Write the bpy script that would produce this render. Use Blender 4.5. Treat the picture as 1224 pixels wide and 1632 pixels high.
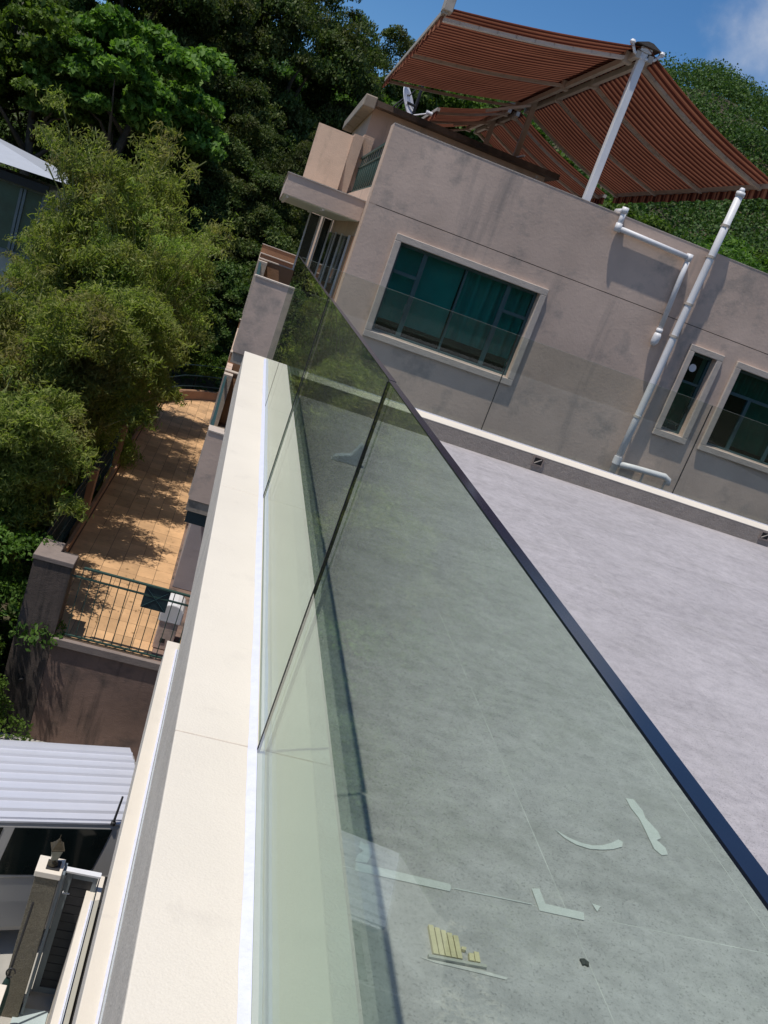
import bpy, bmesh, math, random
import numpy as np
from mathutils import Matrix, Vector

# ------------------------------------------------------------------ reset
for o in list(bpy.data.objects):
    bpy.data.objects.remove(o)
sc = bpy.context.scene
COL = sc.collection
random.seed(7)
RNG = np.random.default_rng(11)

# ------------------------------------------------------------------ camera (world origin = the phone, ground is 9 m below)
cam_d = bpy.data.cameras.new("camera")
cam = bpy.data.objects.new("camera", cam_d)
COL.objects.link(cam)
right = Vector((0.93458538, -0.12236178, 0.33403259))
down = Vector((0.28215092, -0.31691001, -0.90551582))
fwd = Vector((0.2166588, 0.94052945, -0.26165497))
m = Matrix.Identity(4)
for i in range(3):
    m[i][0], m[i][1], m[i][2] = right[i], -down[i], -fwd[i]
cam.matrix_world = m
cam_d.sensor_fit = 'VERTICAL'
cam_d.sensor_height = 32.0
cam_d.lens = 32.0 * 1401.0 / 1632.0
cam_d.clip_start = 0.03
cam_d.clip_end = 3000
sc.camera = cam

# ------------------------------------------------------------------ sky and sun
SUN = Vector((-0.29, -0.145, 0.945)).normalized()
w = bpy.data.worlds.new("World")
sc.world = w
w.use_nodes = True
nt = w.node_tree
nt.nodes.clear()
N = nt.nodes.new
wo = N('ShaderNodeOutputWorld')
bg = N('ShaderNodeBackground')
bg.inputs['Strength'].default_value = 0.105
sky = N('ShaderNodeTexSky')
sky.sky_type = 'NISHITA'
sky.sun_disc = False
sky.sun_elevation = math.asin(SUN.z)
sky.sun_rotation = math.atan2(SUN.x, SUN.y)
sky.air_density = 1.0
sky.dust_density = 0.0
sky.ozone_density = 6.0
sky.altitude = 300
# fair weather cumulus: soft noise in the sky dome, one bank near the hill top
tc = N('ShaderNodeTexCoord')
def vmath(op, a, b=None):
    n = N('ShaderNodeVectorMath'); n.operation = op
    nt.links.new(a, n.inputs[0])
    if b is not None:
        n.inputs[1].default_value = b
    return n
def math_n(tree, op, a, b=None, c=None):
    n = tree.nodes.new('ShaderNodeMath'); n.operation = op
    for i, v in enumerate((a, b, c)):
        if v is None: continue
        if isinstance(v, (int, float)): n.inputs[i].default_value = v
        else: tree.links.new(v, n.inputs[i])
    return n.outputs[0]
cn = N('ShaderNodeTexNoise'); cn.inputs['Scale'].default_value = 7.0; cn.inputs['Detail'].default_value = 7; cn.inputs['Roughness'].default_value = 0.55
nt.links.new(tc.outputs['Generated'], cn.inputs['Vector'])
big = N('ShaderNodeTexNoise'); big.inputs['Scale'].default_value = 2.1; big.inputs['Detail'].default_value = 2
nt.links.new(tc.outputs['Generated'], big.inputs['Vector'])
def bank(az, el, r):
    a, e = math.radians(az), math.radians(el)
    d = vmath('DISTANCE', tc.outputs['Generated'], (math.sin(a)*math.cos(e), math.cos(a)*math.cos(e), math.sin(e)))
    return math_n(nt, 'MULTIPLY_ADD', d.outputs['Value'], -1.0/r, 1.0)
b1 = bank(26.5, 21.0, 0.15)
b2 = bank(-120, 30, 0.5); b3 = bank(95, 25, 0.45); b4 = bank(165, 35, 0.5)
bm_ = math_n(nt, 'MAXIMUM', math_n(nt, 'MAXIMUM', b1, b2), math_n(nt, 'MAXIMUM', b3, b4))
dens = math_n(nt, 'ADD', math_n(nt, 'MULTIPLY', bm_, 0.55), math_n(nt, 'MULTIPLY', cn.outputs['Fac'], 1.0))
cr = N('ShaderNodeMapRange'); cr.interpolation_type = 'SMOOTHSTEP'
cr.inputs['From Min'].default_value = 0.60; cr.inputs['From Max'].default_value = 1.05
nt.links.new(dens, cr.inputs['Value'])
mixc = N('ShaderNodeMix'); mixc.data_type = 'RGBA'
nt.links.new(cr.outputs['Result'], mixc.inputs['Factor'])
hsv0 = N('ShaderNodeHueSaturation'); hsv0.inputs['Saturation'].default_value = 1.18
nt.links.new(sky.outputs['Color'], hsv0.inputs['Color'])
nt.links.new(hsv0.outputs['Color'], mixc.inputs['A'])
mixc.inputs['B'].default_value = (6.6, 6.8, 7.3, 1)
nt.links.new(mixc.outputs['Result'], bg.inputs['Color'])
nt.links.new(bg.outputs['Background'], wo.inputs['Surface'])

sd = bpy.data.lights.new("sun", 'SUN')
sd.energy = 3.75
sd.angle = math.radians(0.53)
sd.color = (1.0, 0.945, 0.86)
so = bpy.data.objects.new("sun", sd)
COL.objects.link(so)
so.rotation_euler = SUN.to_track_quat('Z', 'Y').to_euler()
so.location = (0, 0, 40)

sc.view_settings.view_transform = 'Standard'
sc.view_settings.look = 'None'
sc.view_settings.exposure = 0.0
sc.view_settings.gamma = 1.0
sc.view_settings.use_curve_mapping = False
sc.render.engine = 'CYCLES'
sc.cycles.max_bounces = 10
sc.cycles.transparent_max_bounces = 16
sc.cycles.glossy_bounces = 4
sc.cycles.diffuse_bounces = 4
sc.cycles.use_denoising = True

# ------------------------------------------------------------------ materials
MATS = {}
def new_mat(name):
    mt = bpy.data.materials.new(name)
    mt.use_nodes = True
    t = mt.node_tree
    t.nodes.clear()
    out = t.nodes.new('ShaderNodeOutputMaterial')
    MATS[name] = mt
    return mt, t, out

def ramp(t, fac, stops):
    r = t.nodes.new('ShaderNodeValToRGB')
    els = r.color_ramp.elements
    while len(els) < len(stops): els.new(0.5)
    for e, (p, c) in zip(els, stops):
        e.position = p
        e.color = (c[0], c[1], c[2], 1) if isinstance(c, (tuple, list)) else (c, c, c, 1)
    t.links.new(fac, r.inputs['Fac'])
    return r.outputs['Color']

def noise(t, vec, scale, detail=4, rough=0.55, stretch=None):
    n = t.nodes.new('ShaderNodeTexNoise')
    n.inputs['Scale'].default_value = scale
    n.inputs['Detail'].default_value = detail
    n.inputs['Roughness'].default_value = rough
    if stretch:
        mp = t.nodes.new('ShaderNodeMapping')
        mp.inputs['Scale'].default_value = stretch
        t.links.new(vec, mp.inputs['Vector'])
        vec = mp.outputs['Vector']
    t.links.new(vec, n.inputs['Vector'])
    return n.outputs['Fac']

def mixrgb(t, fac, a, b, blend='MIX'):
    n = t.nodes.new('ShaderNodeMix'); n.data_type = 'RGBA'; n.blend_type = blend
    for key, v in (('Factor', fac), ('A', a), ('B', b)):
        if isinstance(v, (int, float)): n.inputs[key].default_value = v
        elif isinstance(v, (tuple, list)): n.inputs[key].default_value = (v[0], v[1], v[2], 1)
        else: t.links.new(v, n.inputs[key])
    return n.outputs['Result']

def surf(name, base, var=0.12, scale=3.0, rough=0.75, bump=0.0, bscale=60, stain=None, streak=None, speck=None, metal=0.0, spec=0.5, objrand=0.0, bdist=0.01):
    """general painted / rendered surface: base colour with cloudy variation, optional stains (colour, amount),
    vertical run-down streaks, fine speckle, bump grain"""
    mt, t, out = new_mat(name)
    g = t.nodes.new('ShaderNodeNewGeometry')
    P = g.outputs['Position']
    b = t.nodes.new('ShaderNodeBsdfPrincipled')
    n1 = noise(t, P, scale, 5, 0.6)
    lo = [c*(1-var) for c in base]; hi = [min(1, c*(1+var)) for c in base]
    c = ramp(t, n1, [(0.3, lo), (0.7, hi)])
    if speck:
        ns = noise(t, P, speck[0], 2, 0.7)
        k = ramp(t, ns, [(0.38, 0.0), (0.62, 1.0)])
        c = mixrgb(t, k, c, mixrgb(t, 1.0, c, speck[1], 'MULTIPLY'))
    if stain:
        ns = noise(t, P, stain[1], 6, 0.65)
        k = ramp(t, ns, [(stain[2], 0.0), (stain[2]+0.16, stain[3])])
        c = mixrgb(t, k, c, stain[0])
    if streak:
        ns = noise(t, P, 1.0, 5, 0.6, (streak[1], streak[1], streak[1]*0.12))
        k = ramp(t, ns, [(streak[2], 0.0), (streak[2]+0.15, streak[3])])
        c = mixrgb(t, k, c, streak[0])
    if objrand:
        oi = t.nodes.new('ShaderNodeObjectInfo')
        k = math_n(t, 'MULTIPLY_ADD', oi.outputs['Random'], objrand*2, 1-objrand)
        hsv = t.nodes.new('ShaderNodeHueSaturation')
        t.links.new(k, hsv.inputs['Value']); t.links.new(c, hsv.inputs['Color'])
        c = hsv.outputs['Color']
    t.links.new(c, b.inputs['Base Color'])
    b.inputs['Roughness'].default_value = rough
    b.inputs['Metallic'].default_value = metal
    b.inputs['Specular IOR Level'].default_value = spec
    if bump:
        nb = noise(t, P, bscale, 3, 0.6)
        nb2 = noise(t, P, bscale*0.18, 3, 0.6)
        h = math_n(t, 'ADD', nb, math_n(t, 'MULTIPLY', nb2, 1.2))
        bp = t.nodes.new('ShaderNodeBump')
        bp.inputs['Strength'].default_value = bump
        bp.inputs['Distance'].default_value = bdist
        t.links.new(h, bp.inputs['Height'])
        t.links.new(bp.outputs['Normal'], b.inputs['Normal'])
    t.links.new(b.outputs['BSDF'], out.inputs['Surface'])
    return mt

def glass_mat(name, tint, r0=0.038, rough=0.0, dust=0.0):
    """sheet glass: clear tinted transmission plus angle dependent reflection on every face, faint uneven dust"""
    mt, t, out = new_mat(name)
    g = t.nodes.new('ShaderNodeNewGeometry')
    dt = t.nodes.new('ShaderNodeVectorMath'); dt.operation = 'DOT_PRODUCT'
    t.links.new(g.outputs['Normal'], dt.inputs[0]); t.links.new(g.outputs['Incoming'], dt.inputs[1])
    a = math_n(t, 'ABSOLUTE', dt.outputs['Value'])
    p = math_n(t, 'POWER', math_n(t, 'SUBTRACT', 1.0, a), 5.0)
    fac = math_n(t, 'MULTIPLY_ADD', p, 1.0-r0, r0)
    tr = t.nodes.new('ShaderNodeBsdfTransparent'); tr.inputs['Color'].default_value = (*tint, 1)
    gl = t.nodes.new('ShaderNodeBsdfGlossy'); gl.inputs['Roughness'].default_value = rough
    gl.inputs['Color'].default_value = (0.72, 0.76, 0.72, 1)
    mx = t.nodes.new('ShaderNodeMixShader')
    base = tr.outputs[0]
    if dust:
        df = t.nodes.new('ShaderNodeBsdfDiffuse'); df.inputs['Color'].default_value = (0.62, 0.66, 0.62, 1)
        n1 = noise(t, g.outputs['Position'], 2.2, 6, 0.65)
        n2 = noise(t, g.outputs['Position'], 38.0, 3, 0.6)
        k = math_n(t, 'MULTIPLY', math_n(t, 'MULTIPLY', ramp(t, n1, [(0.35, 0.35), (0.7, 1.0)]), ramp(t, n2, [(0.4, 0.75), (0.72, 1.0)])), dust)
        m0 = t.nodes.new('ShaderNodeMixShader')
        t.links.new(k, m0.inputs[0]); t.links.new(tr.outputs[0], m0.inputs[1]); t.links.new(df.outputs[0], m0.inputs[2])
        base = m0.outputs[0]
    t.links.new(fac, mx.inputs[0]); t.links.new(base, mx.inputs[1]); t.links.new(gl.outputs[0], mx.inputs[2])
    t.links.new(mx.outputs[0], out.inputs['Surface'])
    return mt

def leaf_mat(name, c1, c2, c3, trans=0.35, drift=None):
    mt, t, out = new_mat(name)
    g = t.nodes.new('ShaderNodeNewGeometry')
    oi = t.nodes.new('ShaderNodeObjectInfo')
    nn = noise(t, g.outputs['Position'], 0.55, 3, 0.6)
    k = math_n(t, 'ADD', math_n(t, 'MULTIPLY', g.outputs['Random Per Island'], 0.6), math_n(t, 'MULTIPLY_ADD', nn, 0.9, -0.25))
    c = ramp(t, k, [(0.15, c1), (0.55, c2), (0.95, c3)])
    if drift:
        dn = noise(t, g.outputs['Position'], 0.75, 4, 0.65)
        dk = math_n(t, 'MULTIPLY', ramp(t, dn, [(0.47, 0.0), (0.66, 0.85)]), math_n(t, 'MULTIPLY_ADD', g.outputs['Random Per Island'], 0.7, 0.3))
        c = mixrgb(t, dk, c, mixrgb(t, g.outputs['Random Per Island'], drift, tuple(v*0.45 for v in drift)))
    hs = t.nodes.new('ShaderNodeHueSaturation')
    t.links.new(math_n(t, 'MULTIPLY_ADD', oi.outputs['Random'], 0.4, 0.8), hs.inputs['Value'])
    t.links.new(math_n(t, 'MULTIPLY_ADD', oi.outputs['Random'], 0.03, 0.485), hs.inputs['Hue'])
    t.links.new(c, hs.inputs['Color'])
    c = hs.outputs['Color']
    b = t.nodes.new('ShaderNodeBsdfPrincipled')
    b.inputs['Roughness'].default_value = 0.6
    b.inputs['Specular IOR Level'].default_value = 0.22
    t.links.new(c, b.inputs['Base Color'])
    tl = t.nodes.new('ShaderNodeBsdfTranslucent')
    t.links.new(mixrgb(t, 1.0, c, (1.3, 1.5, 0.6), 'MULTIPLY'), tl.inputs['Color'])
    mx = t.nodes.new('ShaderNodeMixShader'); mx.inputs[0].default_value = trans
    t.links.new(b.outputs[0], mx.inputs[1]); t.links.new(tl.outputs[0], mx.inputs[2])
    t.links.new(mx.outputs[0], out.inputs['Surface'])
    return mt

cream = surf('cream_paint', (0.755, 0.685, 0.585), 0.045, 1.3, 0.75, 0.3, 150, stain=((0.56, 0.50, 0.43), 7, 0.60, 0.35), speck=(260, (0.95, 0.945, 0.94)), bdist=0.004)
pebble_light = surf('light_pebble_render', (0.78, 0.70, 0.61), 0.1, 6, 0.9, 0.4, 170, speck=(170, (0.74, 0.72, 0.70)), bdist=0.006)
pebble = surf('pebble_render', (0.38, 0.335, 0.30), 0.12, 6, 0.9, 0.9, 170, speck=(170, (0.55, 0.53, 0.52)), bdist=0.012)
greyband = surf('grey_edge_render', (0.58, 0.55, 0.50), 0.1, 8, 0.9, 0.6, 140)
sealant = surf('white_silicone', (0.72, 0.72, 0.84), 0.05, 30, 0.4, 0.3, 60)
glassm = glass_mat('green_glass', (0.84, 0.915, 0.855), dust=0.035)
glassfar = glass_mat('pale_green_glass', (0.925, 0.945, 0.92), dust=0.006)
edgem = surf('dark_glass_edge', (0.012, 0.016, 0.032), 0.2, 12, 0.16, 0, spec=0.6)
jointm = surf('black_joint', (0.008, 0.009, 0.009), 0.2, 12, 0.4)
metal = surf('bare_metal', (0.55, 0.55, 0.56), 0.08, 20, 0.35, metal=0.9)

# roof tiles: lavender grey porcelain with streaks across the roof and fine pits
def tile_material():
    mt, t, out = new_mat('grey_porcelain')
    g = t.nodes.new('ShaderNodeNewGeometry'); P = g.outputs['Position']
    oi = t.nodes.new('ShaderNodeObjectInfo')
    b = t.nodes.new('ShaderNodeBsdfPrincipled')
    s1 = noise(t, P, 1.9, 7, 0.66, (1.0, 1.9, 1.0))
    s2 = noise(t, P, 9.0, 5, 0.65, (1.0, 2.6, 1.0))
    s3 = noise(t, P, 150.0, 2, 0.7)
    k = math_n(t, 'ADD', math_n(t, 'MULTIPLY', s1, 0.6), math_n(t, 'MULTIPLY', s2, 0.4))
    c = ramp(t, k, [(0.28, (0.325, 0.30, 0.30)), (0.5, (0.415, 0.383, 0.388)), (0.74, (0.50, 0.462, 0.468))])
    pit = ramp(t, s3, [(0.32, 0.62), (0.44, 1.0), (0.68, 1.0), (0.78, 1.2)])
    s4 = noise(t, P, 16.0, 8, 0.72)
    c = mixrgb(t, 1.0, c, ramp(t, s4, [(0.34, 0.84), (0.52, 1.0), (0.68, 1.08)]), 'MULTIPLY')
    c = mixrgb(t, 1.0, c, pit, 'MULTIPLY')
    dirt = ramp(t, noise(t, P, 3.2, 7, 0.7), [(0.55, 0.0), (0.75, 0.5)])
    c = mixrgb(t, dirt, c, (0.27, 0.255, 0.235))
    wash = ramp(t, noise(t, P, 0.7, 6, 0.7), [(0.5, 0.0), (0.72, 0.28)])
    c = mixrgb(t, wash, c, (0.52, 0.485, 0.485))
    hs = t.nodes.new('ShaderNodeHueSaturation')
    t.links.new(math_n(t, 'MULTIPLY_ADD', oi.outputs['Random'], 0.08, 0.96), hs.inputs['Value'])
    t.links.new(c, hs.inputs['Color'])
    t.links.new(hs.outputs['Color'], b.inputs['Base Color'])
    t.links.new(ramp(t, s2, [(0.3, 0.55), (0.7, 0.75)]), b.inputs['Roughness'])
    b.inputs['Specular IOR Level'].default_value = 0.3
    bp = t.nodes.new('ShaderNodeBump'); bp.inputs['Strength'].default_value = 0.35; bp.inputs['Distance'].default_value = 0.004
    t.links.new(math_n(t, 'ADD', s3, s2), bp.inputs['Height'])
    t.links.new(bp.outputs['Normal'], b.inputs['Normal'])
    t.links.new(b.outputs[0], out.inputs['Surface'])
    return mt
porcelain = tile_material()
grout = surf('pale_grout', (0.50, 0.475, 0.465), 0.22, 9, 0.9)
tape = surf('white_paint_mark', (0.56, 0.55, 0.54), 0.06, 30, 0.7, stain=((0.4, 0.39, 0.37), 60, 0.6, 0.6))
yellow = surf('yellow_grating', (0.60, 0.51, 0.31), 0.12, 30, 0.7)
blackbit = surf('dark_scrap', (0.05, 0.05, 0.045), 0.3, 60, 0.9)

stucco = surf('pink_grey_render', (0.59, 0.445, 0.36), 0.16, 0.8, 0.92, 0.24, 22, stain=((0.27, 0.24, 0.215), 1.9, 0.53, 0.65),
              streak=((0.21, 0.19, 0.175), 2.4, 0.60, 0.55), bdist=0.012)
peach = surf('peach_render', (0.60, 0.43, 0.32), 0.1, 1.2, 0.9, 0.35, 50, streak=((0.36, 0.27, 0.20), 4.5, 0.55, 0.55))
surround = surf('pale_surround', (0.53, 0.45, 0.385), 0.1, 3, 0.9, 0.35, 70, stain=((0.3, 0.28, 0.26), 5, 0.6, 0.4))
lavr = surf('lavender_render', (0.42, 0.40, 0.43), 0.08, 1.5, 0.9, 0.3, 60, stain=((0.33, 0.31, 0.33), 1.8, 0.55, 0.4))
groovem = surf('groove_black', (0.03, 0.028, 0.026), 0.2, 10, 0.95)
rustslab = surf('weathered_slab', (0.14, 0.10, 0.075), 0.35, 2.5, 0.95, 0.5, 40, stain=((0.035, 0.03, 0.026), 1.4, 0.46, 0.8))
slabedge = surf('grimy_slab', (0.36, 0.30, 0.24), 0.2, 3, 0.95, 0.4, 50, stain=((0.12, 0.10, 0.08), 3, 0.52, 0.7))
teal = surf('teal_aluminium', (0.035, 0.085, 0.092), 0.1, 8, 0.4, metal=0.2)
tealdark = surf('dark_teal_panel', (0.012, 0.035, 0.042), 0.1, 8, 0.5)
railgreen = surf('green_painted_rail', (0.035, 0.075, 0.06), 0.15, 20, 0.5)
whitepipe = surf('white_pvc', (0.72, 0.71, 0.72), 0.06, 4, 0.45, stain=((0.5, 0.48, 0.45), 6, 0.6, 0.4))
whitemetal = surf('white_powder_coat', (0.74, 0.74, 0.76), 0.05, 4, 0.45, stain=((0.5, 0.45, 0.4), 7, 0.62, 0.4))
tanmetal = surf('dusty_aluminium', (0.46, 0.40, 0.34), 0.12, 5, 0.6, stain=((0.24, 0.2, 0.17), 7, 0.58, 0.5))
darkcap = surf('dark_cap', (0.10, 0.085, 0.075), 0.15, 5, 0.7)
whitedish = surf('white_dish', (0.74, 0.74, 0.78), 0.04, 4, 0.4)
blackmetal = surf('black_metal', (0.02, 0.02, 0.022), 0.2, 20, 0.5)
curtainm = surf('teal_curtain', (0.11, 0.26, 0.25), 0.08, 4, 0.9)
curtaing = surf('dark_green_curtain', (0.035, 0.10, 0.065), 0.15, 4, 0.9)
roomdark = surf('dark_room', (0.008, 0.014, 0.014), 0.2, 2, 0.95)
winglass = glass_mat('teal_window_glass', (0.50, 0.84, 0.82), 0.02)
winwhite = surf('white_disc', (0.75, 0.75, 0.77), 0.03, 5, 0.5)
brown = surf('brown_and_shade_render', (0.36, 0.20, 0.115), 0.15, 1.5, 0.9, 0.3, 60)  # brown masonry, and the shade put into the balcony cross walls
orange = surf('orange_terracotta', (0.59, 0.36, 0.185), 0.16, 2.5, 0.8, 0.2, 90, stain=((0.36, 0.22, 0.13), 6, 0.55, 0.5), objrand=0.16)
retain = surf('stained_retaining_render', (0.22, 0.145, 0.115), 0.15, 1.5, 0.95, 0.5, 60, stain=((0.08, 0.065, 0.06), 1.6, 0.5, 0.7),
              streak=((0.035, 0.032, 0.03), 3.2, 0.52, 0.85))
pierm = surf('blackened_pier', (0.115, 0.088, 0.075), 0.2, 1.5, 0.95, 0.5, 60, streak=((0.025, 0.024, 0.022), 4.5, 0.40, 0.9))
piercap = surf('pier_cap', (0.25, 0.20, 0.175), 0.15, 5, 0.95, 0.4, 60, stain=((0.14, 0.12, 0.11), 5, 0.55, 0.6))
concrete = surf('pale_concrete', (0.42, 0.40, 0.36), 0.15, 1.4, 0.92, 0.3, 90, stain=((0.2, 0.19, 0.17), 2.2, 0.56, 0.5))
bluetile = surf('pale_blue_paving', (0.44, 0.52, 0.53), 0.08, 3, 0.6, stain=((0.25, 0.25, 0.22), 3, 0.58, 0.6))
soil = surf('earth', (0.09, 0.075, 0.045), 0.3, 0.6, 0.95, 0.5, 8, stain=((0.035, 0.05, 0.018), 0.25, 0.45, 0.8), bdist=0.06)
bark = surf('bark', (0.10, 0.08, 0.06), 0.3, 5, 0.95, 0.6, 25)
culm = surf('bamboo_culm', (0.20, 0.22, 0.07), 0.25, 3, 0.6)
vanbody = surf('silver_grey_van', (0.36, 0.35, 0.34), 0.03, 2, 0.35, metal=0.0)
vanroof = surf('pale_silver_roof', (0.66, 0.67, 0.73), 0.03, 2, 0.30, metal=0.25, stain=((0.5, 0.48, 0.45), 12, 0.66, 0.4))
rubber = surf('rubber', (0.018, 0.018, 0.018), 0.2, 20, 0.75)
vanglass = surf('tinted_van_glass', (0.006, 0.010, 0.010), 0.2, 3, 0.10, spec=0.25)
redlens = surf('red_lens', (0.35, 0.02, 0.015), 0.1, 8, 0.2)
gatepaint = surf('grey_gate_paint', (0.17, 0.20, 0.22), 0.06, 5, 0.45)
gatedark = surf('dark_louvre', (0.022, 0.022, 0.026), 0.2, 8, 0.6)
bronze = surf('weathered_bronze', (0.085, 0.07, 0.045), 0.25, 20, 0.5, metal=0.4)
lampglass = surf('frosted_lamp', (0.22, 0.23, 0.18), 0.1, 20, 0.3)
pillargrit = surf('grit_pillar', (0.20, 0.18, 0.135), 0.15, 4, 0.95, 0.9, 90, speck=(110, (0.6, 0.58, 0.55)),
                  streak=((0.10, 0.085, 0.05), 3.0, 0.58, 0.6))
greencanvas = surf('dark_green_canvas', (0.010, 0.035, 0.028), 0.2, 6, 0.8)
palegreen = surf('pale_green_wall', (0.46, 0.49, 0.37), 0.06, 3, 0.85)
whiteroof = surf('white_sheet_roof', (0.47, 0.49, 0.53), 0.04, 3, 0.4)
paleblue = surf('pale_house_wall', (0.50, 0.50, 0.48), 0.1, 2, 0.9)
soffitm = surf('pale_soffit', (0.66, 0.70, 0.62), 0.05, 2, 0.7)

def fabric_material():
    mt, t, out = new_mat('striped_awning_cloth')
    tcn = t.nodes.new('ShaderNodeTexCoord')
    sp = t.nodes.new('ShaderNodeSeparateXYZ'); t.links.new(tcn.outputs['UV'], sp.inputs[0])
    fr = math_n(t, 'FRACT', math_n(t, 'MULTIPLY', sp.outputs['Y'], 5.4))
    c = ramp(t, fr, [(0.0, (0.075, 0.024, 0.018)), (0.40, (0.075, 0.024, 0.018)), (0.46, (0.34, 0.14, 0.08)), (0.66, (0.39, 0.17, 0.10)), (0.74, (0.23, 0.08, 0.05)), (0.94, (0.23, 0.08, 0.05)), (1.0, (0.075, 0.024, 0.018))])
    g = t.nodes.new('ShaderNodeNewGeometry')
    d = ramp(t, noise(t, g.outputs['Position'], 1.2, 5), [(0.3, 0.75), (0.7, 1.05)])
    c = mixrgb(t, 1.0, c, d, 'MULTIPLY')
    df = t.nodes.new('ShaderNodeBsdfDiffuse'); t.links.new(c, df.inputs['Color'])
    tl = t.nodes.new('ShaderNodeBsdfTranslucent'); t.links.new(c, tl.inputs['Color'])
    mx = t.nodes.new('ShaderNodeMixShader'); mx.inputs[0].default_value = 0.24
    t.links.new(df.outputs[0], mx.inputs[1]); t.links.new(tl.outputs[0], mx.inputs[2])
    t.links.new(mx.outputs[0], out.inputs['Surface'])
    return mt
cloth = fabric_material()

bambooL = leaf_mat('bamboo_leaf', (0.115, 0.16, 0.04), (0.235, 0.295, 0.075), (0.42, 0.45, 0.14), 0.45, drift=(0.42, 0.30, 0.15))
brightL = leaf_mat('bright_broad_leaf', (0.05, 0.105, 0.016), (0.12, 0.21, 0.035), (0.23, 0.34, 0.075), 0.36)
darkL = leaf_mat('dark_leaf', (0.030, 0.056, 0.014), (0.072, 0.118, 0.028), (0.165, 0.205, 0.06), 0.3, drift=(0.16, 0.13, 0.06))
midL = leaf_mat('mid_green_leaf', (0.038, 0.075, 0.013), (0.085, 0.15, 0.026), (0.17, 0.26, 0.05), 0.38)
hillL = leaf_mat('hill_leaf', (0.025, 0.055, 0.014), (0.060, 0.118, 0.028), (0.13, 0.195, 0.05), 0.25)

# ------------------------------------------------------------------ mesh helpers
def tag(o, label=None, cat=None, group=None, kind=None):
    if label: o['label'] = label
    if cat: o['category'] = cat
    if group: o['group'] = group
    if kind: o['kind'] = kind
    return o

def empty(name, loc, label=None, cat=None, group=None, rz=0.0):
    o = bpy.data.objects.new(name, None)
    COL.objects.link(o)
    o.location = loc
    o.rotation_euler = (0, 0, rz)
    o.empty_display_size = 0.2
    return tag(o, label, cat, group)

def origin(o):
    v = Vector((0, 0, 0))
    while o is not None:
        v += o.location
        o = o.parent
    return v

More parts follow.
